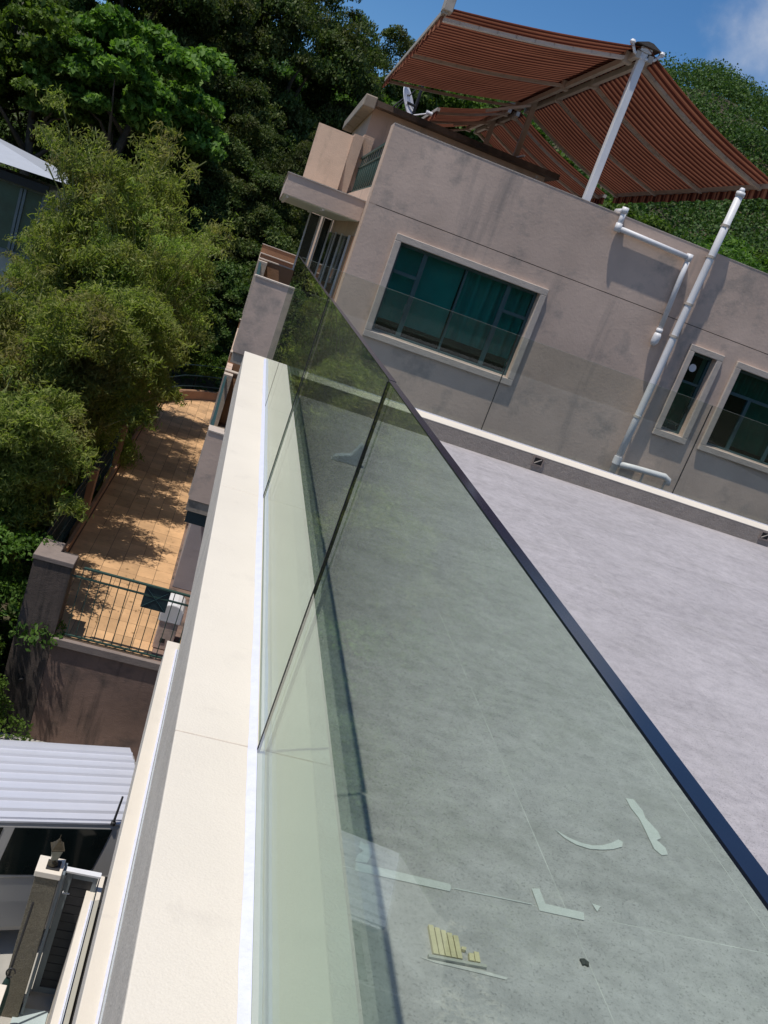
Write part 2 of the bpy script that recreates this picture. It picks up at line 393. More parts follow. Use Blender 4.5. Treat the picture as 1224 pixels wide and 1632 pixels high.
class MB:
    def __init__(self):
        self.v = []; self.f = []; self.uv = None
    def add(self, vs, fs):
        b = len(self.v)
        self.v += [tuple(p) for p in vs]
        self.f += [tuple(i+b for i in f) for f in fs]
        return self
    def box(self, x0, x1, y0, y1, z0, z1):
        return self.add([(x0,y0,z0),(x1,y0,z0),(x1,y1,z0),(x0,y1,z0),(x0,y0,z1),(x1,y0,z1),(x1,y1,z1),(x0,y1,z1)],
                        [(0,3,2,1),(4,5,6,7),(0,1,5,4),(1,2,6,5),(2,3,7,6),(3,0,4,7)])
    def beam(self, p, q, w, h, up=(0,0,1)):
        p, q = Vector(p), Vector(q)
        d = (q-p).normalized(); u = Vector(up)
        s = d.cross(u)
        if s.length < 1e-4: s = d.cross(Vector((1,0,0)))
        s.normalize(); u = s.cross(d).normalized()
        vs = []
        for c in (p, q):
            for a, b in ((-1,-1),(1,-1),(1,1),(-1,1)):
                vs.append(c + s*(a*w/2) + u*(b*h/2))
        return self.add(vs, [(0,1,2,3),(7,6,5,4),(0,4,5,1),(1,5,6,2),(2,6,7,3),(3,7,4,0)])
    def tube(self, pts, r, n=10, caps=True):
        pts = [Vector(p) for p in pts]
        rs = r if isinstance(r, (list, tuple)) else [r]*len(pts)
        rings = []
        prev = None
        for i, p in enumerate(pts):
            d = (pts[min(i+1, len(pts)-1)] - pts[max(i-1, 0)]).normalized()
            if prev is None:
                s = d.orthogonal().normalized()
            else:
                s = (prev - d*prev.dot(d)).normalized()
            prev = s
            t = d.cross(s)
            rings.append([p + (s*math.cos(2*math.pi*k/n) + t*math.sin(2*math.pi*k/n))*rs[i] for k in range(n)])
        vs = [v for r_ in rings for v in r_]
        fs = []
        for i in range(len(pts)-1):
            for k in range(n):
                k2 = (k+1) % n
                fs.append((i*n+k, i*n+k2, (i+1)*n+k2, (i+1)*n+k))
        if caps:
            fs.append(tuple(reversed(range(n))))
            fs.append(tuple((len(pts)-1)*n+k for k in range(n)))
        return self.add(vs, fs)
    def lathe(self, prof, c, n=20):
        """prof = [(r, z)] around the vertical through c"""
        vs = []; fs = []
        for r, z in prof:
            for k in range(n):
                a = 2*math.pi*k/n
                vs.append((c[0]+r*math.cos(a), c[1]+r*math.sin(a), c[2]+z))
        for i in range(len(prof)-1):
            for k in range(n):
                k2 = (k+1) % n
                fs.append((i*n+k, i*n+k2, (i+1)*n+k2, (i+1)*n+k))
        fs.append(tuple(reversed(range(n)))); fs.append(tuple((len(prof)-1)*n+k for k in range(n)))
        return self.add(vs, fs)
    def prism(self, poly, a0, a1, axis='z'):
        """poly in the two other axes, extruded along axis from a0 to a1"""
        def mk(u, v, a):
            return {'z': (u, v, a), 'y': (u, a, v), 'x': (a, u, v)}[axis]
        n = len(poly)
        vs = [mk(u, v, a0) for u, v in poly] + [mk(u, v, a1) for u, v in poly]
        fs = [tuple(reversed(range(n))), tuple(range(n, 2*n))]
        fs += [(i, (i+1) % n, n+(i+1) % n, n+i) for i in range(n)]
        return self.add(vs, fs)
    def mesh(self, name, off=(0,0,0), recalc=True):
        me = bpy.data.meshes.new(name)
        o = Vector(off)
        me.from_pydata([tuple(Vector(p)-o) for p in self.v], [], self.f)
        if recalc:
            b = bmesh.new(); b.from_mesh(me)
            bmesh.ops.recalc_face_normals(b, faces=b.faces)
            b.to_mesh(me); b.free()
        me.update()
        return me
    def build(self, name, mat, parent=None, bevel=0.0, smooth=False, local=False, loc=None):
        """vertices are world positions unless local; a top-level thing gets its origin at its base"""
        if parent is not None:
            off = (0,0,0) if local else origin(parent)
        elif loc is not None:
            off = loc
        else:
            a = np.array(self.v); off = ((a[:,0].min()+a[:,0].max())/2, (a[:,1].min()+a[:,1].max())/2, a[:,2].min())
        me = self.mesh(name, off)
        if mat: me.materials.append(mat)
        ob = bpy.data.objects.new(name, me)
        COL.objects.link(ob)
        if parent is not None: ob.parent = parent
        else: ob.location = off
        if bevel:
            md = ob.modifiers.new('bevel', 'BEVEL'); md.width = bevel; md.segments = 2; md.limit_method = 'ANGLE'; md.angle_limit = math.radians(40)
        if smooth:
            for p in me.polygons: p.use_smooth = True
            md = ob.modifiers.new('ws', 'WEIGHTED_NORMAL') if False else None
        return ob

def box(name, mat, x0, x1, y0, y1, z0, z1, parent=None, bevel=0.0):
    return MB().box(x0, x1, y0, y1, z0, z1).build(name, mat, parent, bevel)

def copy_tree(o, parent=None):
    c = o.copy(); COL.objects.link(c)
    if parent is not None: c.parent = parent
    for ch in list(o.children): copy_tree(ch, c)
    return c

def wall_holes(x0, x1, z0, z1, holes, y, t):
    """upright wall slab facing -y with rectangular openings (x0,x1,z0,z1)"""
    xs = sorted({x0, x1, *[h[0] for h in holes], *[h[1] for h in holes]}); xs = [v for v in xs if x0 <= v <= x1]
    zs = sorted({z0, z1, *[h[2] for h in holes], *[h[3] for h in holes]}); zs = [v for v in zs if z0 <= v <= z1]
    nx, nz = len(xs)-1, len(zs)-1
    solid = [[True]*nz for _ in range(nx)]
    for i in range(nx):
        for k in range(nz):
            cx, cz = (xs[i]+xs[i+1])/2, (zs[k]+zs[k+1])/2
            for h in holes:
                if h[0] < cx < h[1] and h[2] < cz < h[3]: solid[i][k] = False
    b = MB()
    idx = {}
    def V(i, k, s):
        key = (i, k, s)
        if key not in idx:
            idx[key] = len(b.v); b.v.append((xs[i], y + t*s, zs[k]))
        return idx[key]
    for i in range(nx):
        for k in range(nz):
            if not solid[i][k]: continue
            b.f.append((V(i,k,0), V(i+1,k,0), V(i+1,k+1,0), V(i,k+1,0)))
            b.f.append((V(i,k,1), V(i,k+1,1), V(i+1,k+1,1), V(i+1,k,1)))
            for di, dk, e in ((-1,0,((i,k),(i,k+1))), (1,0,((i+1,k+1),(i+1,k))), (0,-1,((i+1,k),(i,k))), (0,1,((i,k+1),(i+1,k+1)))):
                a, c = i+di, k+dk
                if a < 0 or c < 0 or a >= nx or c >= nz or not solid[a][c]:
                    (p, q), (r, s) = e
                    b.f.append((V(p,q,0), V(p,q,1), V(r,s,1), V(r,s,0)))
    return b

# ------------------------------------------------------------------ terrain
G = -9.0
def terrain(x, y):
    x = np.asarray(x, float); y = np.asarray(y, float)
    z = np.full(np.broadcast(x, y).shape, G - 0.06)
    left = np.clip((-x - 2.2)/3.0, 0, 1) * np.clip((y - 13.5)/3.0, 0, 1)
    z = z + left*1.2
    up = np.clip(y - 35.0, 0, 160)
    z = z + 0.115*up + 1.6*np.clip(up/10, 0, 1)
    z = z + 57*np.exp(-((x-108)/66.0)**2 - ((y-265)/95.0)**2)
    z = z + 9*np.exp(-((x-30)/70.0)**2 - ((y-230)/80.0)**2)
    z = z + 34*np.exp(-((y+150)/65.0)**2)*np.clip((-y-25)/40, 0, 1)*(1+0.25*np.sin(x*0.021+0.6)+0.1*np.sin(x*0.07))  # unseen ridge behind the camera, added to keep pale sky out of window reflections
    z = z + 12*np.exp(-((x+70)/60.0)**2 - ((y-150)/60.0)**2)
    z = z + np.clip((y-30)/60, 0, 1)*(1.6*np.sin(x*0.11+1)*np.cos(y*0.07) + 0.8*np.sin(x*0.27+y*0.21))
    return z
xs = np.concatenate([np.linspace(-1500, -130, 8), np.linspace(-120, 320, 111), np.linspace(340, 1800, 8)])
ys = np.concatenate([np.linspace(-900, -320, 4), np.linspace(-290, -30, 27), np.linspace(-20, 420, 111), np.linspace(450, 2200, 8)])
X, Y = np.meshgrid(xs, ys, indexing='ij')
Zt = terrain(X, Y)
b = MB()
b.v = list(zip(X.ravel().tolist(), Y.ravel().tolist(), Zt.ravel().tolist()))
ny = len(ys)
b.f = [(i*ny+k, (i+1)*ny+k, (i+1)*ny+k+1, i*ny+k+1) for i in range(len(xs)-1) for k in range(ny-1)]
tag(b.build('terrain', soil, loc=(0,0,0)), kind='structure')
# concrete driveway in front of the retaining wall
drv = MB().box(-9.0, 0.9, 3.0, 12.98, G-0.2, G)
tag(drv.build('driveway', concrete, loc=(0,0,0)), kind='structure')
pv = MB()
pv.box(-0.16, 0.20, 6.3, 8.02, G, G+0.02)
tag(pv.build('path', bluetile, loc=(0,0,0)), kind='structure')

# ------------------------------------------------------------------ own house with the roof terrace
GX = 0.340            # outer face of the side glass
FLOOR = -1.362
PT = -1.2             # parapet top
own = empty('terrace_house', (4.0, 3.0, G), 'cream and grey house whose tiled roof terrace fills the foreground', 'house')
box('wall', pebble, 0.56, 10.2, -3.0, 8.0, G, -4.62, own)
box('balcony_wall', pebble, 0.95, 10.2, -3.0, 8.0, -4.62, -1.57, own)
box('roof_slab', grout, 0.535, 10.2, -3.0, 7.83, -1.566, FLOOR-0.012, own)
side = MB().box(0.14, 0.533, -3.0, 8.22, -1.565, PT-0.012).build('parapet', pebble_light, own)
sun_lines = [-3.0, -0.17, 1.893, 3.95, 6.01, 8.223]  # hairline gaps added in place of lines the sun throws off the glass
for ya, yb in zip(sun_lines[:-1], sun_lines[1:]):
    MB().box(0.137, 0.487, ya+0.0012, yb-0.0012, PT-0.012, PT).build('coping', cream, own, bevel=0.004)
MB().box(0.139, 0.485, -2.99, 8.21, PT-0.0118, PT-0.0025).build('sun_line_fill', surround, own)  # greyish fill that colours those added lines
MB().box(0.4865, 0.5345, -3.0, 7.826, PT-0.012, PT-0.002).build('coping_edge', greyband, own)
MB().box(0.5355, 10.2, 7.83, 8.22, -1.565, PT-0.012).build('parapet', pebble, own)
MB().box(0.489, 10.2, 7.828, 8.223, PT-0.012, PT-0.0005).build('coping', cream, own, bevel=0.006)
box('parapet', pebble, 9.9, 10.2, -3.0, 7.826, FLOOR, PT, own)
# roof tiles, one by one
TW, TL = 0.6725, 1.345
floor = box('roof_floor', grout, 0.536, 9.9, -3.0, 7.829, FLOOR-0.0115, FLOOR-0.0007, own)
tb = MB(); g_ = 0.0030
tb.box(g_/2, TW-g_/2, g_/2, TL-g_/2, 0, 0.010)
tile_me = tb.mesh('tile'); tile_me.materials.append(porcelain)
def add_tile(parent, me, x, y, z, sx=1.0, sy=1.0, name='tile'):
    o = bpy.data.objects.new(name, me); COL.objects.link(o)
    o.parent = parent; o.location = Vector((x, y, z)) - origin(parent); o.scale = (sx, sy, 1)
    return o
x_start = 1.217 - TW
ix = 0
x = x_start - 0.0
cols = [(0.537, x_start)] if x_start - 0.537 > 0.004 else []
xx = x_start
while xx < 9.85:
    cols.append((xx, min(xx+TW, 9.899))); xx += TW
rows = []
yy = 1.737 - 3*TL
while yy < 7.82:
    rows.append((max(yy, -2.98), min(yy+TL, 7.826))); yy += TL
for (xa, xb) in cols:
    for (ya, yb) in rows:
        if xb-xa < 0.02 or yb-ya < 0.02: continue
        add_tile(floor, tile_me, xa, ya, FLOOR-0.010+random.uniform(-0.0006, 0.0004), (xb-xa)/TW, (yb-ya)/TL)
# scupper drains in the far parapet
for sx in (3.04, 5.60):
    s = MB()
    s.box(sx-0.055, sx+0.055, 7.815, 7.829, -1.305, -1.292).box(sx-0.055, sx+0.055, 7.815, 7.829, -1.228, -1.215)
    s.box(sx-0.055, sx-0.042, 7.815, 7.829, -1.292, -1.228).box(sx+0.042, sx+0.055, 7.815, 7.829, -1.292, -1.228)
    fr = s.build('scupper', piercap, own)
    MB().box(sx-0.042, sx+0.042, 7.822, 7.829, -1.292, -1.228).build('opening', groovem, fr)
    MB().beam((sx-0.035, 7.818, -1.285), (sx+0.03, 7.818, -1.235), 0.008, 0.008).build('bar', tanmetal, fr)
# storey ledges seen down the outer face
MB().box(0.25, 0.95, -3.0, 8.25, -4.62, -4.262).build('ledge', pebble_light, own)
MB().box(0.247, 0.56, -3.0, 8.253, -4.262, -4.25).build('ledge_coping', cream, own, bevel=0.006)
MB().box(0.215, 0.372, 0.0, 8.48, G, -7.462).build('garden_wall', pebble_light, own)
MB().box(0.212, 0.375, 0.0, 8.50, -7.462, -7.45).build('garden_wall_coping', cream, own, bevel=0.005)
box('gap_shade', groovem, 0.3756, 0.559, 0.0, 8.1, G+0.001, -7.52, own)  # black box put where the gap beside the garden wall holds only shade
for (gx, zb, name) in ((0.365, -4.25, 'ledge_glass'), (0.30, -7.45, 'garden_wall_glass')):
    for (ya, yb) in ((0.0, 3.95), (3.962, 8.1)):
        gp = MB().box(gx, gx+0.012, ya, yb, zb+0.002, zb+0.30).build(name, glassfar, own)
        MB().box(gx, gx+0.012, ya, yb, zb+0.301, zb+0.306).build('top_edge', edgem, gp)
    MB().box(gx-0.018, gx-0.001, 0.0, 8.1, zb+0.001, zb+0.009).build('sealant', sealant, own, bevel=0.003)

# ------------------------------------------------------------------ glass balustrades
GT = -0.236
bal = empty('glass_balustrade', (GX, 3.0, PT), 'long green glass balustrade with dark top edge running away beside the cream coping', 'balustrade')
THK = 0.0145
joints = [-2.25, -0.19, 1.876, 3.94, 6.00, 8.128]
for i in range(len(joints)-1):
    ya, yb = joints[i]+0.005, joints[i+1]-0.005
    dx = 0.004 if i == 2 else 0.0
    gb = MB().box(GX+dx, GX+dx+THK, joints[i]+0.0004, joints[i+1]-0.0004, PT+0.001, GT-0.0015)
    gb.f = [gb.f[3], gb.f[5]] + ([gb.f[2]] if i == 0 else []) + ([gb.f[4]] if i == len(joints)-2 else [])
    gp = MB()
    gp.v, gp.f = gb.v, gb.f
    gp = gp.build('glass_panel', glassm, bal)
    MB().box(GX+dx-0.0008, GX+dx+THK+0.0008, ya, yb, GT-0.0013, GT+0.0012).build('top_edge', edgem, gp)
    if i:
        wj = {2: 0.0028, 3: 0.0014}.get(i, 0.0011)
        MB().box(GX-0.0012, GX+dx+0.003, joints[i]-wj, joints[i]+wj, PT+0.001, GT-0.003).build('joint', jointm, bal)
sb = MB()
nn_ = 120
for (xa, xb, h) in ((GX-0.021, GX-0.0005, 0.006), (GX+THK+0.0055, GX+THK+0.024, 0.006)):
    base = len(sb.v)
    for i in range(nn_+1):
        y = -2.9 + (8.12+2.9)*i/nn_
        j = random.uniform(-0.0018, 0.0018)
        e = 1 if xa < GX else -1
        if e > 0: sb.v += [(xa+j, y, PT+0.0005), (xa+0.009+j, y, PT+h*0.8), (xb, y, PT+h*1.6), (xb, y, PT-0.001)]
        else:     sb.v += [(xa, y, PT-0.001), (xa, y, PT+h*1.6), (xb-0.009+j, y, PT+h*0.8), (xb+j, y, PT+0.0005)]
    for i in range(nn_):
        for k in range(3):
            a = base+i*4+k
            sb.f.append((a, a+1, a+5, a+4))
sb.build('sealant', sealant, bal)

bal2 = empty('glass_balustrade', (5.0, 8.15, PT), 'clear glass balustrade along the far roof edge in front of the pink wall', 'balustrade')
fj = [0.372, 2.502, 4.65, 6.80, 8.95, 10.15]
for i in range(len(fj)-1):
    xa, xb = fj[i]+0.004, fj[i+1]-0.004
    gp = MB().box(xa, xb, 8.15, 8.166, PT+0.001, GT-0.0015).build('glass_panel', glassfar, bal2)
    MB().box(xa, xb, 8.1495, 8.1665, GT-0.0013, GT).build('top_edge', MATS.get('grey_glass_edge') or surf('grey_glass_edge', (0.20, 0.23, 0.20), 0.1, 5, 0.4), gp)
    if i: MB().box(fj[i]-0.0035, fj[i]+0.0035, 8.152, 8.164, PT+0.001, GT-0.003).build('joint', jointm, bal2)
MB().box(0.375, 10.15, 8.136, 8.149, PT, PT+0.006).build('sealant', sealant, bal2)

# ------------------------------------------------------------------ marks and odds and ends on the roof floor
def flat(name, polys, mat, h=0.0015, z=FLOOR+0.0012):
    b = MB()
    for p in polys: b.prism(p, z, z+h, 'z')
    return b.build(name, mat)
tag(flat('tape_mark', [[(0.637,1.727),(0.885,1.722),(0.893,1.737),(0.891,1.749),(0.642,1.757)]], tape), 'straight white paint strip on the roof tiles beside the parapet', 'paint mark')
tag(flat('tape_mark', [[(0.640,1.760),(0.672,1.763),(0.690,1.80),(0.690,1.838),(0.672,1.832),(0.664,1.842),(0.655,1.815),(0.668,1.805),(0.650,1.785)]], tape), 'ragged little white paint patch above the straight strip', 'paint mark')
tag(flat('tape_mark', [[(1.133,1.797),(1.157,1.803),(1.157,1.749),(1.267,1.746),(1.258,1.717),(1.131,1.719)]], tape), 'white L-shaped corner mark painted across a tile joint', 'paint mark')
tag(flat('tape_mark', [[(1.308,1.788),(1.332,1.784),(1.312,1.760)]], tape), 'tiny white triangle beside the L-shaped mark', 'paint mark')
arc_o = [(1.300,2.082),(1.335,2.058),(1.373,2.046),(1.410,2.046),(1.446,2.057),(1.49,2.082),(1.523,2.107),(1.534,2.098),(1.521,2.073),(1.48,2.050),(1.439,2.036),(1.395,2.026),(1.351,2.032),(1.32,2.052)]
tag(flat('paint_stroke', [arc_o], tape), 'curved white brush stroke on the tiles', 'paint mark')
st = [(1.655,2.352),(1.687,2.356),(1.696,2.30),(1.688,2.26),(1.706,2.20),(1.700,2.165),(1.678,2.15),(1.694,2.118),(1.686,2.086),(1.660,2.076),(1.645,2.10),(1.650,2.15),(1.656,2.20),(1.660,2.25),(1.652,2.30)]
tag(flat('paint_stroke', [st], tape), 'straight blotchy white brush stroke near the dark glass edge', 'paint mark')
tag(flat('scratch', [[(0.900,1.739),(1.116,1.739),(1.116,1.736),(0.900,1.735)]], tape, 0.0008), 'fine pale chalk line between the strip and the L-shaped mark', 'chalk line')
gr = empty('drain_grate', (0.86, 1.545, FLOOR), 'broken yellow slatted drain grate lying on the roof tiles', 'drain grate')
MB().box(0.785, 0.925, 1.492, 1.500, FLOOR, FLOOR+0.008).build('frame', concrete, gr)
for k in range(8):
    xa = 0.800 + k*0.0145
    yb = 1.588 - 0.0045*k if k < 5 else 1.560-0.004*k
    ya = 1.503 + (0.028 if k == 5 else 0.0)
    if k == 6: yb = 1.525
    MB().prism([(xa-0.002, ya), (xa+0.010, ya), (xa+0.013, yb), (xa+0.001, yb)], FLOOR+0.001, FLOOR+0.009, 'z').build('slat', yellow, gr)
tag(flat('mortar_smear', [[(0.765,1.492),(0.80,1.484),(0.90,1.478),(0.97,1.473),(0.975,1.480),(0.90,1.488)]], grout, 0.001), 'thin grey mortar smear below the yellow grate', 'mortar')
sc_ = MB().prism([(1.192,1.577),(1.204,1.580),(1.213,1.571),(1.209,1.559),(1.201,1.563),(1.194,1.560)], FLOOR, FLOOR+0.006, 'z')
tag(sc_.build('scrap', blackbit), 'small dark scrap lying on the tile joint', 'scrap')
# wedge shaped white fitting standing on the far tiles
wd = empty('wedge_fitting', (0.97, 5.85, FLOOR), 'white and grey wedge-shaped plastic fitting standing alone on the tiles', 'fitting')
MB().prism([(0.86, FLOOR), (1.06, FLOOR), (1.055, FLOOR+0.15), (1.03, FLOOR+0.165), (0.985, FLOOR+0.07), (0.88, FLOOR+0.035)], 5.80, 5.86, 'y').build('body', surf('grey_blue_plastic', (0.55, 0.56, 0.62), 0.05, 8, 0.5), wd, bevel=0.006)
MB().prism([(0.855, FLOOR), (0.91, FLOOR), (0.90, FLOOR+0.04), (0.868, FLOOR+0.036)], 5.785, 5.798, 'y').build('lip', whitepipe, wd, bevel=0.004)

# ------------------------------------------------------------------ neighbouring pink house
HX, HY, HT = 1.25, 13.0, 1.72
nh = empty('pink_house', (8.0, 18.0, G), 'weathered pink-grey rendered house with teal windows and side balconies', 'house')
wins = [(1.86, 4.07, -1.028, 0.29), (6.73, 7.13, -1.0, 0.29), (7.57, 9.3, -1.0, 0.29)]
GRV = (HX-1, 15.0, 0.635, 0.645)
wall_holes(HX, 14.0, G, HT, [*wins, GRV], HY, 0.018).build('front_wall', stucco, nh)
wall_holes(HX, 14.0, G, HT-0.002, wins, HY+0.0185, 0.36).build('wall_core', stucco, nh)
MB().box(HX+0.01, 13.9, HY+0.016, HY+0.0183, 0.6345, 0.6455).build('groove', groovem, nh)
MB().box(HX-0.004, 14.0, HY-0.004, HY+0.384, HT, HT+0.012).build('wall_cap', surround, nh)
# end pier face carries the lit corner; long flank wall behind the balconies
box('flank_wall', peach, HX+0.003, HX+0.3, HY+0.3795, 30.0, G, 0.62, nh)
MB().box(HX-0.006, HX+0.10, HY+0.003, HY+0.376, -9.0, HT-0.003).build('corner_pier', peach, nh)
box('roof_slab', slabedge, HX+0.302, 14.0, HY+0.3795, 30.0, 0.40, 0.62, nh)
# rooms behind the windows
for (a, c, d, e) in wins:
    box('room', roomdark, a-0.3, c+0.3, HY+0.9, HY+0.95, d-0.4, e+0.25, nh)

def surround_frame(a, c, d, e, wd=0.098):
    bb = MB()
    y0, y1 = HY-0.05, HY-0.0005
    bb.box(a-wd, c+wd, y0, y1, e, e+wd)
    bb.box(a-wd, c+wd, y0, y1, d-wd, d)
    bb.box(a-wd, a, y0, y1, d, e)
    bb.box(c, c+wd, y0, y1, d, e)
    return bb
def pleats(x0, x1, z0, z1, y, period=0.13, amp=0.035):
    bb = MB(); n = int((x1-x0)/0.02)
    for i in range(n+1):
        x = x0+(x1-x0)*i/n
        yy = y + amp*math.sin(2*math.pi*x/period) + 0.4*amp*math.sin(2*math.pi*x/(period*2.3)+1)
        bb.v += [(x, yy, z0), (x, yy, z1)]
    bb.f = [(2*i, 2*i+2, 2*i+3, 2*i+1) for i in range(n)]
    return bb
def window(a, c, d, e, bars, panes, curtains):
    sur = surround_frame(a, c, d, e).build('window_surround', surround, nh, bevel=0.008)
    fy = HY+0.10
    f = MB(); t = 0.045
    f.box(a, c, fy, fy+0.05, e-t, e).box(a, c, fy, fy+0.05, d, d+t).box(a, a+t, fy, fy+0.05, d+t, e-t).box(c-t, c, fy, fy+0.05, d+t, e-t)
    for q in bars: f.box(*q[:2], fy-0.004, fy+0.046, *q[2:])
    win = f.build('window', teal, nh, bevel=0.004)
    for q in panes:
        MB().box(q[0], q[1], fy+0.02, fy+0.026, q[2], q[3]).build('pane', winglass, win)
    for (x0, x1, z0, z1, mt, per) in curtains:
        pleats(x0, x1, z0, z1, fy+0.16, per).build('curtain', mt, win, smooth=True)
    for q in panes[1:2]+panes[-1:]:
        MB().box(q[1]-0.02, q[1]+0.002, fy-0.03, fy-0.0045, (q[2]+q[3])/2-0.07, (q[2]+q[3])/2+0.05).build('handle', teal, win, bevel=0.004)
    MB().box(a, c, fy-0.06, fy-0.004, d-0.001, d+0.014).build('sill', surround, win)
    return win
window(*wins[0],
       [(2.25,2.32,-0.983,0.245),(3.59,3.66,-0.983,0.245),(1.905,2.25,-0.145,-0.095),(3.66,4.025,-0.145,-0.095),(2.925,2.955,-0.983,0.245)],
       [(1.905,2.25,-0.095,0.245),(1.905,2.25,-0.983,-0.145),(2.32,2.925,-0.983,0.245),(2.955,3.59,-0.983,0.245),(3.66,4.025,-0.095,0.245),(3.66,4.025,-0.983,-0.145)],
       [(1.89,2.92,-0.82,0.28,curtainm,0.5),(2.96,4.04,-0.78,0.28,curtainm,0.17)])
w2 = window(*wins[1], [(6.775,7.085,-0.20,-0.16)], [(6.775,7.085,-0.16,0.245),(6.775,7.085,-0.955,-0.20)], [(6.74,7.12,-0.98,-0.18,curtaing,0.3)])
dd = MB(); n_ = 20
dd.prism([(6.885+0.062*math.cos(2*math.pi*k/n_), 0.055+0.062*math.sin(2*math.pi*k/n_)) for k in range(n_)], HY+0.112, HY+0.118, 'y')
dd.build('vent_disc', winwhite, w2)
window(*wins[2], [(7.615,9.255,-0.125,-0.075),(8.0,8.06,-0.955,-0.125),(8.68,8.74,-0.955,-0.125)],
       [(7.615,9.255,-0.075,0.245),(7.615,8.0,-0.955,-0.125),(8.06,8.68,-0.955,-0.125),(8.74,9.255,-0.955,-0.125)],
       [(7.58,9.28,-0.10,0.28,curtaing,0.10),(8.1,9.28,-0.9,-0.1,curtaing,0.3)])

# side balconies (left flank, x 0.05 .. 1.25)
BX = 0.06
for (ztop, zbot, slab_t, lvl) in ((-0.84, -1.96, -2.12, 1), (-3.2, -4.31, -4.5, 2)):
    MB().box(BX, HX-0.004, HY, HY+0.14, zbot, ztop).build('balcony_parapet', stucco, nh)
    MB().box(BX-0.012, HX-0.006, HY-0.012, HY+0.152, ztop, ztop+0.02).build('parapet_cap', surround, nh)
    box('balcony_slab', slabedge, BX, HX-0.004, HY+0.02, 30.0, slab_t, zbot-0.003, nh)
    for yc in (18.4, 21.0, 27.8):
        MB().box(BX-0.01, HX-0.004, yc, yc+0.16, zbot, ztop).build('cross_wall', brown, nh)  # peach-painted walls, their shade put into the brown colour
        MB().box(BX-0.025, HX-0.006, yc-0.015, yc+0.175, ztop, ztop+0.02).build('cross_wall_cap', surround, nh)
    MB().box(BX-0.02, BX+0.22, HY+0.16, HY+0.42, zbot, ztop-0.002).build('balcony_pier', surround, nh)
    MB().box(BX-0.02, BX+0.16, 18.12, 18.395, zbot, ztop-0.02).build('balcony_pier', surround, nh)
    # teal railing along the outer edge
    rail = MB().box(BX+0.005, BX+0.05, HY+0.43, 18.11, ztop-0.10, ztop-0.05).box(BX+0.005, BX+0.05, HY+0.43, 18.11, zbot+0.06, zbot+0.10).build('side_railing', teal, nh)
    for k in range(42):
        y = HY+0.5+k*0.11
        if y < 18.05: MB().box(BX+0.018, BX+0.036, y, y+0.02, zbot+0.10, ztop-0.10).build('baluster', teal, rail)
    MB().box(BX-0.01, BX+0.12, 18.58, 27.78, zbot, ztop-0.25).build('outer_parapet', stucco, nh)
    # flank glazing behind the balcony: brown wall strips, white posts, dark glass
    z0, z1 = zbot, zbot+2.1
    for (ya, yb) in ((13.42, 13.95), (16.95, 17.15), (19.6, 20.4)):
        MB().box(HX-0.012, HX, ya, yb, z0, z1).build('wall_strip', brown, nh)
    fl = MB()
    for y in (14.0, 15.5, 16.9): fl.box(HX-0.035, HX-0.0005, y, y+0.06, z0, z1)
    fl = fl.build('flank_window', whitemetal, nh)
    for (ya, yb) in ((14.07, 15.49), (15.57, 16.89), (17.2, 19.55)):
        MB().box(HX-0.02, HX-0.01, ya, yb, z0+0.05, z1-0.03).build('pane', surf('dark_flank_glass', (0.012, 0.022, 0.02), 0.1, 3, 0.05, spec=0.7) if 'dark_flank_glass' not in MATS else MATS['dark_flank_glass'], fl)
# canopy slab over the upper balcony
MB().box(0.085, HX-0.006, 13.42, 18.8, 0.362, 0.648).build('canopy_slab', stucco, nh)
MB().box(0.07, HX-0.008, 13.405, 18.82, 0.6485, 0.662).build('canopy_cap', surround, nh)
MB().box(0.10, HX-0.02, 13.45, 18.78, 0.350, 0.3615).build('soffit', soffitm, nh)
tr = MB()
tr.box(0.14, 0.18, 13.5, 18.7, 0.325, 0.349).box(0.68, 0.72, 13.5, 18.7, 0.325, 0.349).build('track', whitemetal, nh)
# glazed screen at the far end of the upper balcony
scr = MB()
for x in (0.72, 0.93, 1.0, 1.17): scr.box(x, x+0.03, 18.25, 18.30, -0.82, 0.338)
scr = scr.build('glazed_screen', whitemetal, nh)
MB().box(0.755, 0.928, 18.27, 18.28, -0.82, 0.33).build('pane', MATS['dark_flank_glass'], scr)
MB().box(1.035, 1.168, 18.27, 18.28, -0.82, 0.33).build('pane', MATS['dark_flank_glass'], scr)
# ground floor flank
MB().box(0.262, HX-0.005, 16.0, 30.0, -7.1, -4.60).build('ground_floor_wall', lavr, nh)
MB().box(0.10, HX-0.006, HY+0.05, HY+2.2, -4.70, -4.503).build('louvre', tealdark, nh)
# roof level: low flank parapet with green railing, second pier, leaning balcony panel, stair house
box('flank_parapet', peach, HX+0.001, HX+0.16, HY+0.3795, 17.7, 0.622, 0.87, nh)
rr = MB().box(HX+0.05, HX+0.09, HY+0.385, 17.7, 1.53, 1.57).box(HX+0.05, HX+0.09, HY+0.385, 17.7, 0.90, 0.93).box(HX+0.055, HX+0.085, HY+0.385, 17.7, 1.36, 1.385).build('roof_railing', railgreen, nh)
for k in range(12):
    y = HY+0.50+k*0.36
    MB().box(HX+0.06, HX+0.08, y, y+0.018, 0.93, 1.53).build('baluster', railgreen, rr)
    if k < 12:
        MB().beam((HX+0.07, y+0.02, 0.94), (HX+0.07, y+0.18, 1.35), 0.016, 0.016).beam((HX+0.072, y+0.19, 1.35), (HX+0.072, y+0.34, 0.94), 0.016, 0.016).build('scroll', railgreen, rr)
MB().box(HX-0.02, HX+0.18, 17.7, 18.45, 0.64, 1.97).build('rear_pier', peach, nh)
lp = MB()
ang = math.radians(11)
def lean(z): return 17.35 + (z-0.65)*math.tan(ang)
